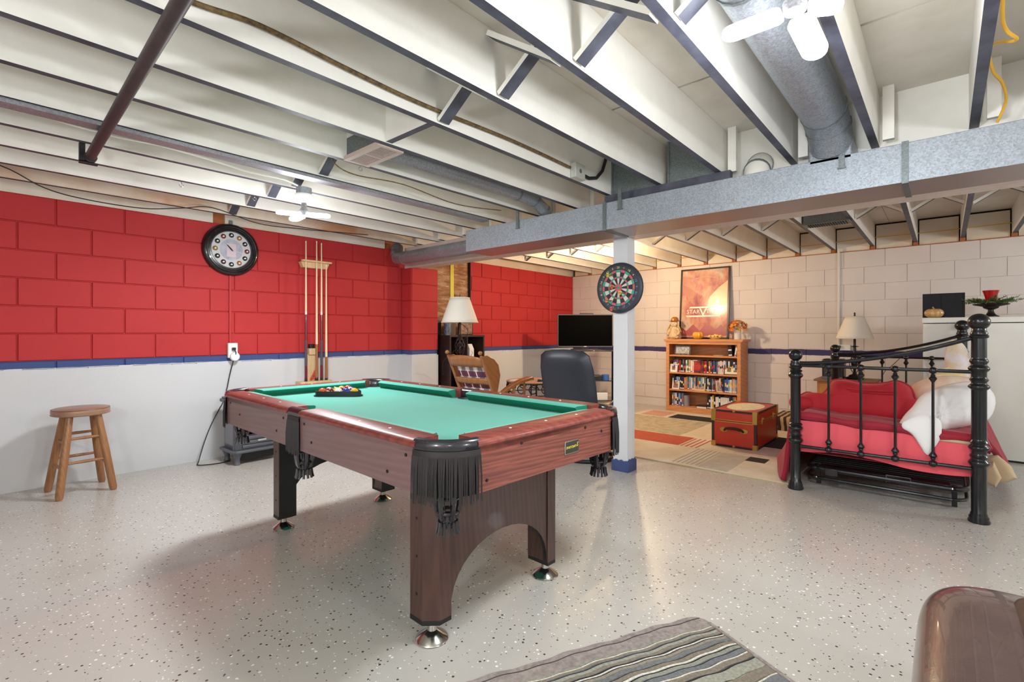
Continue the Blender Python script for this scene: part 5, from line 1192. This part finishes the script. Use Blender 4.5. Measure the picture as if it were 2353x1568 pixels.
for x in (tx0, tx1):
    for y in (ty0, ty1):
        xa, xb2 = sorted((x-e if x == tx0 else x+e, x+.022 if x == tx0 else x-.022)); ya2, yb3 = sorted((y-e if y == ty0 else y+e, y+.022 if y == ty0 else y-.022))
        trim((xa, ya2, tz0), (xb2, yb3, tzl-.01))
        for z0_, z1_ in ((tz0-.0, tz0+.05), (tzl-.005, tz1+e)):
            xa, xb2 = sorted((x-2*e if x == tx0 else x+2*e, x+.034 if x == tx0 else x-.034)); ya2, yb3 = sorted((y-2*e if y == ty0 else y+2*e, y+.034 if y == ty0 else y-.034))
            trim((xa, ya2, z0_), (xb2, yb3, z1_), M_brass, 'brass_corner')
for z in (tz0, tz1-.016):
    zz0, zz1 = (z, z+.02) if z == tz0 else (z, tz1+e)
    trim((tx0-e, ty0+.04, zz0), (tx0+.012, ty1-.04, zz1)); trim((tx1-.012, ty0+.04, zz0), (tx1+e, ty1-.04, zz1)); trim((tx0+.04, ty0-e, zz0), (tx1-.04, ty0+.012, zz1)); trim((tx0+.04, ty1-.012, zz0), (tx1-.04, ty1+e, zz1))
for z in (tzl-.012, tzl+.006): trim((tx0-e-.001, ty0+.03, z), (tx0+.002, ty1-.03, z+.008), M_brass, 'brass_strip'); trim((tx0+.03, ty0-e-.001, z), (tx1-.03, ty0+.002, z+.008), M_brass, 'brass_strip')
for s_ in (-1, 1):
    b = MB(); b.lathe([(0, -.006), (.028, -.005), (.032, 0)], (0, 0, 0), 20, 'X'); o = build('handle_plate', b, M_brass, TR, local=True); o.location = (tx0-5.46-.001, s_*.095, .185); o.scale = (1, 1.25, .8)
build('handle', MB().tube([(tx0-.006, 1.555-.09, .178), (tx0-.02, 1.555-.075, .195), (tx0-.034, 1.555-.03, .208), (tx0-.034, 1.555+.03, .208), (tx0-.02, 1.555+.075, .195), (tx0-.006, 1.555+.09, .178)], [.010, .012, .013, .013, .012, .010], 10), mat('black_leather_strap', (46, 24, 26), .35), TR)
for x in (5.25, 5.66): build('latch', MB().box((x-.018, ty0-.014, .245), (x+.018, ty0, .315)), M_brass, TR, bevel=.004); build('knob', MB().sph((x, ty0-.016, .30), .009, 10), M_brass, TR)
for z in (tz0+.004, tz1-.01): build('clip', MB().box((tx0-.007, 1.545, z), (tx0, 1.567, z+.018)), M_brass, TR, bevel=.001)
n = 20; pts = [(5.46+.31*math.cos(a)*(1 if abs(math.cos(a)) < .8 else .96), 1.555+.165*math.sin(a)) for a in [2*PI*i/n for i in range(n)]]
build('lid_label', MB().prism(pts, tz1+.0, tz1+.003), mat('parchment_map', (228, 212, 172), .6, col2=(198, 190, 168), vs=26), TR, smooth=False)
SCU = thing('striped_floor_cushion', (6.6, 1.3, 0), 'brown and tan striped floor cushion behind the trunk', 'cushion')
M_strp, t = base('zebra_brown', (70, 50, 42), .9); v = t.coord('World'); wv = t.n('TexWave', wave_type='BANDS', bands_direction='Y'); wv.inputs['Scale'].default_value = 5; wv.inputs['Distortion'].default_value = 2.5; t.l(v, wv.inputs[0])
t.l(t.ramp(wv.outputs['Fac'], [(.0, lin((52, 40, 38))), (.5, lin((52, 40, 38))), (.52, lin((186, 152, 116)))], True), t.b.inputs['Base Color'])
build('cover', MB().box((6.34, 1.0, .0), (6.95, 1.56, .17)), M_strp, SCU, bevel=.05, seg=4)

# ---------------------------------------------------------------- daybed
DBD = thing('daybed', (5.08, .33, 0), 'black iron daybed frame with ball topped posts on the speckled floor', 'bed')
def ring(z, r, h): return [(r*.80, z-h), (r*1.02, z-h*.45), (r*1.1, z), (r*1.02, z+h*.45), (r*.80, z+h)]
def post(x, y, tall):
    r = .036 if tall else .033
    if tall: zt = 1.265; rings = [(.975, .044, .018), (.93, .05, .02), (.862, .044, .014), (.82, .05, .018), (.486, .044, .014), (.452, .05, .018), (.40, .044, .014), (.36, .05, .02)]
    else: zt = 1.028; rings = [(.868, .044, .012), (.835, .048, .02), (.476, .044, .012), (.448, .048, .018), (.395, .042, .012), (.36, .048, .02)]
    rb_ = .053 if tall else .045; zb = zt-rb_
    b = MB(); prof = [(0, 0), (.05, 0), (.053, .012), (.046, .025), (.048, .034), (.04, .046), (.041, .052), (r, .062)]
    for z, rr_, h in sorted(rings): prof += [(r, z-h-.004)]+[(max(r, q[0]), q[1]) for q in ring(z, rr_*.93, h)]+[(r, z+h+.004)]
    prof += [(r, zb-.10), (r+.008, zb-.095), (r+.010, zb-.085), (r+.004, zb-.078), (r+.006, zb-.068), (r, zb-.058), (r-.002, zb-.04)]
    prof = [p_ for p_ in prof if p_[0] > 0 or p_[1] == 0]
    build('post', b.lathe(prof, (x, y, 0), 28), M_black, DBD, ang=50)
    build('ball_finial', MB().sph((x, y, zb), rb_, 28, (1, 1, .96)), M_black, DBD)
for xe, yt, ys_ in ((4.09, -.157, .822), (6.08, -.122, .857)):
    post(xe, yt, True); post(xe, ys_, False)
    for z in (.318, .908): build('cross_rail', MB().rod((xe, yt, z), (xe, ys_, z), .0115, 10), M_black, DBD)
    cur = []
    for k in range(17):
        f = k/16; cur.append((xe, ys_+(yt-ys_)*f, .925+.012*f+.19*f**2.0))
    build('curved_rail', MB().tube(cur, .013, 10), M_black, DBD)
    for yk in (.615, .428, .243, .054):
        y = yk+(yt+.157)
        b = MB(); b.lathe([(.008, .318), (.008, .908)], (xe, y, 0), 10)
        for zc, s_ in ((.908, -1), (.318, 1)):
            b.sph((xe, y, zc), .0245, 14, (1, 1, .9))
            b.lathe([(.009, zc+s_*.024), (.013, zc+s_*.03), (.012, zc+s_*.036), (.021, zc+s_*.048), (.021, zc+s_*.054), (.013, zc+s_*.066), (.009, zc+s_*.074)][::s_], (xe, y, 0), 14)
        build('spindle', b, M_black, DBD)
build('side_rail', MB().box((4.12, .80, .29), (6.06, .825, .33)), M_blackm, DBD, bevel=.003)
build('side_rail', MB().box((4.12, -.165, .29), (6.06, -.14, .33)), M_blackm, DBD, bevel=.003)
MT = thing('mattress', (5.08, .33, .30), 'coral pink sheeted mattress on the black daybed', 'mattress')
def mtop(u, v_):
    return None
b = MB(); N1 = 40
def skirt(u, v_):     # near end panel with soft sag at the bottom
    y = -.128+.93*u; z = .26+.24*v_-.018*math.sin(u*7)*(1-v_)+.02*(1-v_)*u; x = 4.135-.014*math.sin(PI*v_)-.004*math.sin(u*23+v_*3); return (x, y, z)
b.grid(skirt, N1, 8)
b.grid(lambda u, v_: (6.04-.014*math.sin(PI*v_), .80-.93*u, .27+.23*v_), 8, 4)
b.grid(lambda u, v_: (4.135+1.905*u, -.128, .5-.24*v_), 10, 4); b.grid(lambda u, v_: (4.135+1.905*u, .802, .26+.24*v_), 10, 4)
b.grid(lambda u, v_: (4.135+1.905*u, -.128+.93*v_, .5+.01*math.sin(PI*v_)), 12, 8); b.grid(lambda u, v_: (4.135+1.905*u, .802-.93*v_, .27), 2, 2)
build('cover', b, M_pink, MT, ang=60)
CF = thing('comforter', (5.0, .33, .5), 'dark red comforter spread over the mattress and hanging to the floor', 'comforter')
def comf(x):
    """cross-section from left floor over the bed to right"""
    s1 = math.sin(x*5.1); s2 = math.sin(x*8.7+1); lft = max(0, min(1, (5.6-x)/.9)); rgt = max(0, min(1, (x-4.6)/.45))
    w_ = .04+.16*min(1, max(0, (x-4.12)/.45)); L_ = [(.885+w_+.03*s1*w_*5, .03), (.885+w_*.8+.03*s2*w_*5, .12), (.88+w_*.5, .26), (.875+w_*.2, .40), (.86, .50), (.80, .555)]
    T_ = [(.6, .535+.008*s1), (.4, .53+.006*s2), (.2, .525), (.02, .52+.01*s1), (-.10, .52)]
    Rr = [(-.17-.02*rgt, .515), (-.205-.05*rgt, .47-.02*rgt), (-.21-.09*rgt, .46-.12*rgt), (-.215-.13*rgt, .45-.24*rgt), (-.218-.17*rgt, .445-.34*rgt)]
    return L_+T_+Rr
xs = [4.12+1.8*k/36 for k in range(37)]; S0 = [comf(x) for x in xs]; K = len(S0[0])
def cfn(u, v_):
    i = min(35, int(u*36)); f = u*36-i; j = min(K-2, int(v_*(K-1))); g = v_*(K-1)-j
    def pp(ii): a, b_ = S0[ii][j], S0[ii][j+1]; return (a[0]+(b_[0]-a[0])*g, a[1]+(b_[1]-a[1])*g)
    p0, p1 = pp(i), pp(min(36, i+1)); x = xs[0]+1.8*u
    pull = .10*math.sin(PI*min(1, v_/.32))*(v_ < .32)*(1-u)      # left drape pulled towards the camera
    foot = (1-v_/.3)*.16*(1-u) if v_ < .3 else 0
    return (x+.10*foot-.0*pull, p0[0]+(p1[0]-p0[0])*f, p0[1]+(p1[1]-p0[1])*f+.004*math.sin(x*31+v_*17))
o = build('cover', MB().grid(cfn, 72, 60), M_redc, CF, ang=80, solid=.035)
mo = o.modifiers[0]; mo.offset = 1
build('edge_roll', MB().tube([(4.135, .80-.93*k/14, .535-.045*k/14+.006*math.sin(k)) for k in range(15)], [.028+.006*math.sin(k*1.3) for k in range(15)], 10), M_redc, CF)
build('lining_edge', MB().tube([(4.13, .08-.2*k/6, .472-.006*k/6) for k in range(7)], .011, 8), M_tan, CF)
build('lining_fold', MB().puff([(-.03, -.05), (.02, -.10), (.08, -.09), (.13, -.05), (.10, .03), (.03, .10), (-.03, .08)], .03, Matrix.Translation((4.80, -.245, .20)) @ Matrix(((0, 0, -1, 0), (-1, 0, 0, 0), (0, 1, 0, 0), (0, 0, 0, 1)))), M_tan, CF)
build('lining_fold', MB().puff([(-.04, -.06), (.03, -.09), (.06, -.02), (.02, .09), (-.03, .06)], .03, Matrix.Translation((4.74, -.235, .17)) @ Matrix(((0, 0, -1, 0), (-1, 0, 0, 0), (0, 1, 0, 0), (0, 0, 0, 1)))), M_tan, CF)
# pillows standing on the comforter; frames face -X: u along -Y, v up
def FX(x, y, z, tilt=0, roll=0): return Matrix.Translation((x, y, z)) @ Matrix.Rotation(tilt, 4, 'Y') @ Matrix(((0, 0, -1, 0), (-1, 0, 0, 0), (0, 1, 0, 0), (0, 0, 0, 1))) @ Matrix.Rotation(roll, 4, 'Z')
def smoothp(pts, n=5):
    out = []; L = len(pts)
    for i in range(L):
        p0, p1, p2, p3 = pts[i-1], pts[i], pts[(i+1) % L], pts[(i+2) % L]
        for k in range(n):
            t_ = k/n; out.append(tuple(.5*((2*b_)+(c-a)*t_+(2*a-5*b_+4*c-d)*t_*t_+(3*b_-a-3*c+d)*t_**3) for a, b_, c, d in zip(p0, p1, p2, p3)))
    return out
RP = thing('backrest_pillow', (4.6, .48, .56), 'red velvet backrest pillow with piped curved edge on the daybed', 'pillow')
op = smoothp([(-.41, .0), (-.43, .10), (-.36, .165), (-.27, .15), (-.22, .20), (-.19, .27), (-.10, .285), (.02, .262), (.14, .275), (.22, .295), (.295, .255), (.325, .17), (.36, .165), (.375, .10), (.34, .0), (.2, -.015), (0, -.02), (-.2, -.015)], 4)
fr = FX(4.55, .48, .50, R(12))
build('body', MB().puff(op, .085, fr, rings=9), M_redv, RP, ang=80)
build('piping', MB().tube([tuple(fr @ Vector((u, v_, -.0))) for u, v_ in op], .008, 6, closed=True), M_redv, RP)
build('flap', MB().tube([tuple(fr @ Vector(q)) for q in ((-.08, .205, .085), (.0, .198, .09), (.12, .20, .09), (.21, .205, .085), (.22, .19, .085), (.1, .183, .09), (-.06, .19, .085))], .007, 6), M_redv, RP)
build('side_lobe', MB().puff([(u*.7, v_*.7) for u, v_ in smoothp([(-.10, -.06), (.10, -.07), (.13, .03), (.03, .09), (-.09, .08), (-.14, .02)])], .06, FX(4.53, .86, .575, R(14))), M_redv, RP, ang=80)
WP = thing('white_pillow', (4.36, .02, .55), 'white pillow slumped against the tall bed post', 'pillow')
wp = smoothp([(-.13, .02), (-.15, -.06), (-.08, -.13), (.0, -.25), (.045, -.16), (.10, -.05), (.20, -.0), (.30, .06), (.33, .20), (.26, .30), (.12, .28), (-.02, .20), (-.08, .10)], 4)
build('cover', MB().puff(wp, .085, FX(4.33, .085, .545, R(22)), rings=9, wob=.05), M_pillow, WP, ang=80)
build('corner', MB().puff(smoothp([(-.125, .02), (-.13, -.02), (-.08, -.06), (-.01, -.175), (.03, -.12), (.06, -.04), (.05, .06), (-.04, .07)]), .018, Matrix.Translation((4.112, .075, .54)) @ Matrix(((0, 0, -1, 0), (-1, 0, 0, 0), (0, 1, 0, 0), (0, 0, 0, 1)))), M_pillow, WP, ang=80)
PP = thing('pink_pillow', (4.7, .02, .62), 'cream pillow with peach streaks behind the white pillow', 'pillow')
M_peach = mat('peach_streak_cloth', (232, 214, 200), .85, col2=(216, 168, 138), vs=6)
build('cover', MB().puff(smoothp([(-.22, -.08), (-.18, .08), (-.06, .17), (.12, .19), (.24, .14), (.26, -.05), (.1, -.12)]), .09, FX(4.72, .02, .655, R(20)), rings=8), M_peach, PP, ang=80)
TH = thing('patchwork_throw', (5.0, -.03, .8), 'patterned tasselled throw bunched between the tall bed posts', 'throw')
M_patch = mat('throw_print', (214, 208, 216), .9, col2=(206, 178, 118), vs=9)
fr = FX(5.0, -.05, .9, R(6))
build('cloth', MB().puff(smoothp([(-.02, .19), (.05, .17), (.09, .08), (.10, -.06), (.08, -.16), (-.03, -.16), (-.12, -.12), (-.13, -.07), (-.05, -.03), (-.05, .08)]), .04, fr, rings=6), M_patch, TH, ang=80)
build('lower_cloth', MB().puff(smoothp([(-.14, -.04), (-.05, .05), (.08, .06), (.12, -.02), (.02, -.08), (-.08, -.075)]), .05, FX(4.92, -.01, .79, R(10)), rings=6), mat('throw_yellow', (214, 188, 120), .9, col2=(226, 214, 190), vs=12), TH, ang=80)
b = MB(); 
for k in range(46):
    u = -.15+.27*k/45; q = fr @ Vector((u, -.14-.06*math.sin(PI*k/45), .03)); b.tube([tuple(q), (q.x-.02, q.y+random.uniform(-.012, .012), q.z-.03-random.random()*.02)], .0022, 4)
for k in range(24):
    q = fr @ Vector((.10, -.1+.25*k/23, .0)); b.tube([tuple(q), (q.x-.03, q.y-.03, q.z-.01+random.uniform(-.01, .01))], .0022, 4)
build('fringe', b, mat('fringe_black_cream', (120, 108, 92), .9, col2=(34, 30, 34), vs=40), TH)
build('dark_lining', MB().puff(smoothp([(-.04, -.2), (-.04, .03), (.06, .06), (.10, -.1), (.08, -.22)]), .03, FX(5.02, -.12, .80, 0)), M_blackm, TH)
# folding trundle frame below
TD = thing('trundle_frame', (5.1, .34, 0), 'low black slatted folding bed frame stored under the daybed', 'bed frame')
def rrect(x0, x1, y0, y1, r, z, n=6):
    out = []
    for cx, cy, a0 in ((x1-r, y1-r, 0), (x0+r, y1-r, 90), (x0+r, y0+r, 180), (x1-r, y0+r, 270)):
        for k in range(n+1): a = R(a0+90*k/n); out.append((cx+r*math.cos(a), cy+r*math.sin(a), z))
    return out
build('outer_tube', MB().tube(rrect(4.24, 5.98, -.115, .78, .10, .14), .017, 10, closed=True), M_black, TD)
build('lower_tube', MB().tube(rrect(4.24, 5.98, -.11, .78, .10, .07), .011, 8, closed=True), M_black, TD)
build('front_plate', MB().box((4.26, -.03, .145), (4.36, .70, .155)), M_black, TD, bevel=.002)
for i in range(24): build('slat', MB().box((4.385+i*.065, -.1, .142), (4.415+i*.065, .768, .152)), M_blackm, TD, smooth=False)
build('centre_bar', MB().box((4.26, .32, .125), (5.95, .36, .141)), M_blackm, TD, bevel=.003)
for x in (4.36, 5.85):
    for y in (-.05, .72): build('leg', MB().box((x-.012, y-.014, 0), (x+.012, y+.014, .14)), M_blackm, TD, bevel=.002)
build('wire_handle', MB().tube([(4.236, .30, .12), (4.225, .30, .17), (4.225, .17, .17), (4.236, .17, .12)], .003, 6), M_galvd, TD)
build('strap_buckle', MB().box((4.215, .58, .105), (4.245, .66, .155)), M_blackp, TD, bevel=.004)

# ---------------------------------------------------------------- nightstand, lamp, radio
NS = thing('nightstand', (6.72, .83, 0), 'rustic pine nightstand with iron straps beyond the daybed', 'nightstand')
M_npine = mat('orange_pine', (196, 134, 56), .5, col2=(168, 106, 44), vs=10); M_ntop = mat('nightstand_top', (142, 96, 66), .5, var=.2)
build('top_board', MB().box((6.47, .54, .60), (6.97, 1.12, .622)), M_ntop, NS, bevel=.004)
build('body', MB().box((6.50, .57, .05), (6.95, 1.09, .60)), M_npine, NS, bevel=.003)
for i, z in enumerate((.42, .24, .07)):
    d_ = build('drawer', MB().box((6.485, .60, z), (6.50, 1.06, z+.155)), M_npine, NS, bevel=.003)
    for y in (.68, .97): build('iron_strap', MB().box((6.479, y-.012, z+.02), (6.486, y+.012, z+.135)), M_blackm, d_, smooth=False)
    build('knob', MB().sph((6.475, .83, z+.08), .014, 10), M_blackm, d_)
for y in (.58, 1.07): build('foot', MB().box((6.51, y-.01, 0), (6.55, y+.02, .05)), M_npine, NS, smooth=False)
lx, ly = 6.76, .765
TL = thing('table_lamp', (lx, ly, .622), 'dark bronze table lamp with cream pleated shade on the nightstand', 'lamp')
build('shade', pleated(lx, ly, 1.082, 1.335, .181, .088, 60), M_cream, TL, solid=.002, ang=60)
build('base', MB().lathe([(0, .622), (.085, .622), (.088, .632), (.075, .645), (.06, .65), (.055, .665), (.03, .675), (.014, .69), (.014, .75), (.03, .77), (.036, .80), (.03, .83), (.014, .85), (.02, .88), (.026, .90), (.014, .92), (.012, .985), (.045, .992), (.012, 1.0), (.012, 1.07), (.006, 1.08), (.005, 1.335)], (lx, ly, 0), 24), M_iron, TL, ang=50)
for k in range(4): a = 2*PI*k/4+.5; build('cage_wire', MB().tube([(lx+q*math.cos(a+z*8), ly+q*math.sin(a+z*8), z) for q, z in ((.015, .69), (.045, .75), (.055, .80), (.045, .85), (.015, .91))], .004, 6), M_iron, TL)
build('finial', MB().lathe([(.001, 1.33), (.012, 1.338), (.006, 1.35), (.010, 1.365), (.006, 1.378), (0, 1.382)], (lx, ly, 0), 12), M_iron, TL)
RD = thing('radio', (6.66, .95, .622), 'rounded black radio with ribbed front on the nightstand', 'radio')
build('body', MB().box((6.60, .85, .632), (6.80, 1.06, .85)), M_blackp, RD, bevel=.02, seg=3)
build('base', MB().box((6.59, .86, .622), (6.80, 1.06, .65)), M_stove, RD, bevel=.008)
for i in range(9): build('rib', MB().box((6.592, .70 if False else .86, .66+i*.018), (6.60, .99, .668+i*.018)), M_blackm, RD, smooth=False)
# ---------------------------------------------------------------- pale cabinet with decorations
CB = thing('grey_cabinet', (6.5, -.55, 0), 'tall pale grey metal cabinet behind the daybed', 'cabinet')
build('body', MB().box((6.16, -1.25, .02), (6.85, .155, 1.235)), M_cab, CB, bevel=.004)
build('lid', MB().box((6.152, -1.258, 1.242), (6.858, .162, 1.292)), M_cab, CB, bevel=.006)
build('plinth', MB().box((6.18, -1.23, 0), (6.83, .135, .02)), M_blackm, CB, smooth=False)
BB = thing('black_display_box', (6.5, .0, 1.292), 'glossy black two panel box standing on the pale cabinet', 'box')
build('body', MB().box((6.452, -.15, 1.292), (6.50, .165, 1.538)), mat('gloss_black', (14, 12, 20), .45, spec=.2), BB, bevel=.002)
build('front_panel', MB().box((6.444, -.135, 1.30), (6.452, .022, 1.53)), bpy.data.materials['gloss_black'], BB, bevel=.001); build('front_panel', MB().box((6.446, .026, 1.30), (6.452, .16, 1.53)), bpy.data.materials['gloss_black'], BB, bevel=.001)
pumpkin('ceramic_pumpkin', (6.33, .075, 1.292), .078, .095, M_gourd, 'glazed tan ceramic pumpkin on the pale cabinet', 8, 'pumpkin', M_gourd)
CS = thing('cake_stand', (6.38, -.325, 1.292), 'dark pedestal stand on the pale cabinet holding the pine wreath', 'stand')
c_ = (6.38, -.325, 1.292)
build('pedestal', MB().lathe([(0, 0), (.06, 0), (.058, .012), (.035, .025), (.022, .05), (.02, .07), (.05, .085), (.058, .10), (.12, .115), (.13, .125), (0, .13)], c_, 28), M_iron, CS)
WR = thing('pine_wreath', (6.38, -.325, 1.42), 'green artificial pine garland ring around the red bowl', 'wreath')
for br in range(36):
    a = 2*PI*br/36+random.uniform(-.1, .1); q0 = random.uniform(.05, .09); q1 = random.uniform(.14, .21); b = MB(); dz = random.uniform(-.02, .045)
    A = Vector((c_[0]+q0*math.cos(a), c_[1]+q0*math.sin(a), 1.432)); B = Vector((c_[0]+q1*math.cos(a+.3), c_[1]+q1*math.sin(a+.3), 1.44+dz))
    b.rod(tuple(A), tuple(B), .002, 4)
    for k in range(70):
        p_ = A.lerp(B, random.random()); d_ = Vector((random.uniform(-1, 1), random.uniform(-1, 1), random.uniform(-.5, 1))).normalized()*.026+(B-A).normalized()*.012
        s_ = d_.cross(Vector((0, 0, 1)))*1.0; s_ = s_.normalized()*.0026; b._add([tuple(p_-s_), tuple(p_+s_), tuple(p_+d_)], [(0, 1, 2)])
    build('sprig', b, M_green, WR, smooth=False)
build('ring_core', MB().tube([(c_[0]+.09*math.cos(2*PI*k/24), c_[1]+.09*math.sin(2*PI*k/24), 1.432) for k in range(24)], .008, 6, closed=True), M_green, WR)
T_ = thing('red_bowl', (6.38, -.325, 1.422), 'flared red glass bowl in the middle of the pine wreath', 'bowl')
build('bowl', MB().lathe([(0, .0), (.036, 0), (.040, .05), (.052, .095), (.060, .12), (.056, .12), (.048, .095), (.036, .05), (0, .012)], (c_[0], c_[1], 1.422), 32), M_redglass, T_)
cable('thin dark cord running down behind the bedside lamp', [(6.9, .3, .95), (6.8, .42, .80), (6.7, .5, .70), (6.62, .52, .5), (6.62, .52, .2)], .003, M_cable_b)

# ---------------------------------------------------------------- striped floor mat in the foreground (local: x along stripes, y across)
MA = thing('floor_mat', (1.985, .745, 0), 'grey striped floor mat with wavy edge in the foreground', 'mat', rot=math.atan2(.428, -.904))
M_mat, t = base('mat_grey', (142, 132, 128), .95); v = t.coord(); t.bump(t.noise(v, 300, 3), .6, .004)
t.l(t.ramp(t.noise(v, 60, 3), [(.3, lin((128, 118, 114))), (.7, lin((162, 150, 144)))]), t.b.inputs['Base Color'])
def matstripe(nm, c, c2=None):
    m, t = base(nm, c, .95); v = t.coord(); t.l(t.ramp(t.noise(v, 90, 3), [(.35, lin(c)), (.65, lin(c2 or tuple(int(q*.85) for q in c)))]), t.b.inputs['Base Color']); t.bump(t.noise(v, 240, 3), .6, .004); return m
def wav(x): return .0035*math.sin(x*19)+.0025*math.sin(x*47+1)
Lm, Wm = 1.35, .72
b = MB()
outl = []
n = 60
for k in range(n+1): x = .06+(Lm-.06)*k/n; outl.append((x, -.004+1.2*wav(x)))
outl += [(Lm, Wm), (.0, Wm)]+[(.0, Wm-(Wm-.06)*k/6) for k in range(1, 7)]+[(.004, .035), (.02, .012), (.04, .002)]
build('backing', MB().prism(outl[::-1], 0, .008), M_mat, MA, local=True, bevel=.0015)
bands = [(.020, .0215, 'm_dark', (84, 76, 76)), (.085, .10, 'm_sage', (150, 150, 136)), (.10, .108, 'm_cream', (224, 218, 204)), (.108, .128, 'm_taupe', (136, 126, 112)), (.128, .136, 'm_navy', (54, 60, 78)), (.136, .158, 'm_sage2', (160, 160, 146)), (.158, .178, 'm_taupe', (136, 126, 112)), (.178, .188, 'm_black', (44, 44, 50)), (.188, .198, 'm_cream', (224, 218, 204)), (.198, .204, 'm_navy', (54, 60, 78)), (.204, .225, 'm_warm', (150, 140, 124)), (.225, .255, 'm_grey', (118, 120, 122)), (.255, .259, 'm_black', (44, 44, 50)), (.259, .285, 'm_taupe', (136, 126, 112)), (.285, .300, 'm_cream', (224, 218, 204)), (.300, .308, 'm_black', (44, 44, 50)), (.308, .335, 'm_sage', (150, 150, 136)), (.335, .341, 'm_navy', (54, 60, 78)), (.341, .375, 'm_grey', (118, 120, 122)), (.375, .385, 'm_cream', (224, 218, 204)), (.385, .42, 'm_taupe', (136, 126, 112)), (.42, .43, 'm_black', (44, 44, 50)), (.43, .5, 'm_sage2', (160, 160, 146)), (.5, .56, 'm_taupe', (136, 126, 112)), (.56, .57, 'm_cream', (224, 218, 204)), (.57, .66, 'm_grey', (118, 120, 122))]
b2_ = [(.074+(a-.085)*.62, .074+(b_-.085)*.62, n_, c) for a, b_, n_, c in bands[1:]]
end_ = b2_[-1][1]; b2_ += [(a+end_-.074, b_+end_-.074, n_, c) for a, b_, n_, c in b2_ if b_+end_-.074 < Wm-.02]
for y0, y1, nm_, c in [bands[0]]+b2_:
    m = bpy.data.materials.get(nm_) or matstripe(nm_, c); n = 70; b = MB(); vs = []
    for k in range(n+1):
        x = .018+(Lm-.03)*k/n; h = .0115 if 'navy' not in nm_ and 'black' not in nm_ and 'dark' not in nm_ else .0113; ya2, yb3 = y0+wav(x+y0*.8), y1+wav(x+y0*.8)
        vs += [(x, ya2, .007), (x, ya2+.001, h), (x, yb3-.001, h), (x, yb3, .007)]
    b._add(vs, [(4*k+j, 4*k+j+1, 4*k+5+j, 4*k+4+j)[::-1] for k in range(n) for j in range(3)])
    build('stripe', b, m, MA, local=True)
build('edge_binding', MB().box((.0, .06, .0), (.014, Wm, .012)), M_mat, MA, local=True, bevel=.003)
# ---------------------------------------------------------------- brown leather seat at the lower right
LS = thing('leather_armchair', (1.6, -.35, 0), 'worn brown leather armchair cushion at the lower right corner', 'armchair')
def cushion_box(x0, x1, y0, y1, z0, z1, crown, r, nm, m):
    """superellipse cushion"""
    b = MB(); cx, cy, cz = (x0+x1)/2, (y0+y1)/2, (z0+z1)/2; a_, b2, c2 = (x1-x0)/2, (y1-y0)/2, (z1-z0)/2
    n, mm = 64, 24; vs = []
    sg = lambda w_, e_: math.copysign(abs(w_)**e_, w_)
    for j in range(mm+1):
        ph = -PI/2+PI*j/mm
        for i in range(n):
            th = 2*PI*i/n; cp = sg(math.cos(ph), .45)
            x = cx+a_*cp*sg(math.cos(th), r); y = cy+b2*cp*sg(math.sin(th), r); z = cz+c2*sg(math.sin(ph), .8)
            vs.append((x, y, z))
    b._add(vs, [(j*n+i, j*n+(i+1) % n, (j+1)*n+(i+1) % n, (j+1)*n+i) for j in range(mm) for i in range(n)]); build(nm, b, m, LS, ang=80)
cushion_box(1.02, 1.90, -.62, .055, .24, .49, .02, .38, 'seat_cushion', M_brleather)
cushion_box(1.06, 1.86, -.60, .03, .03, .30, .01, .3, 'base', M_brleather)
build('armrest', MB().box((1.02, -.85, .02), (1.735, -.125, .505)), mat('dark_brown_suede', (70, 44, 28), .7, col2=(40, 28, 24), vs=30), LS, bevel=.03, seg=4)
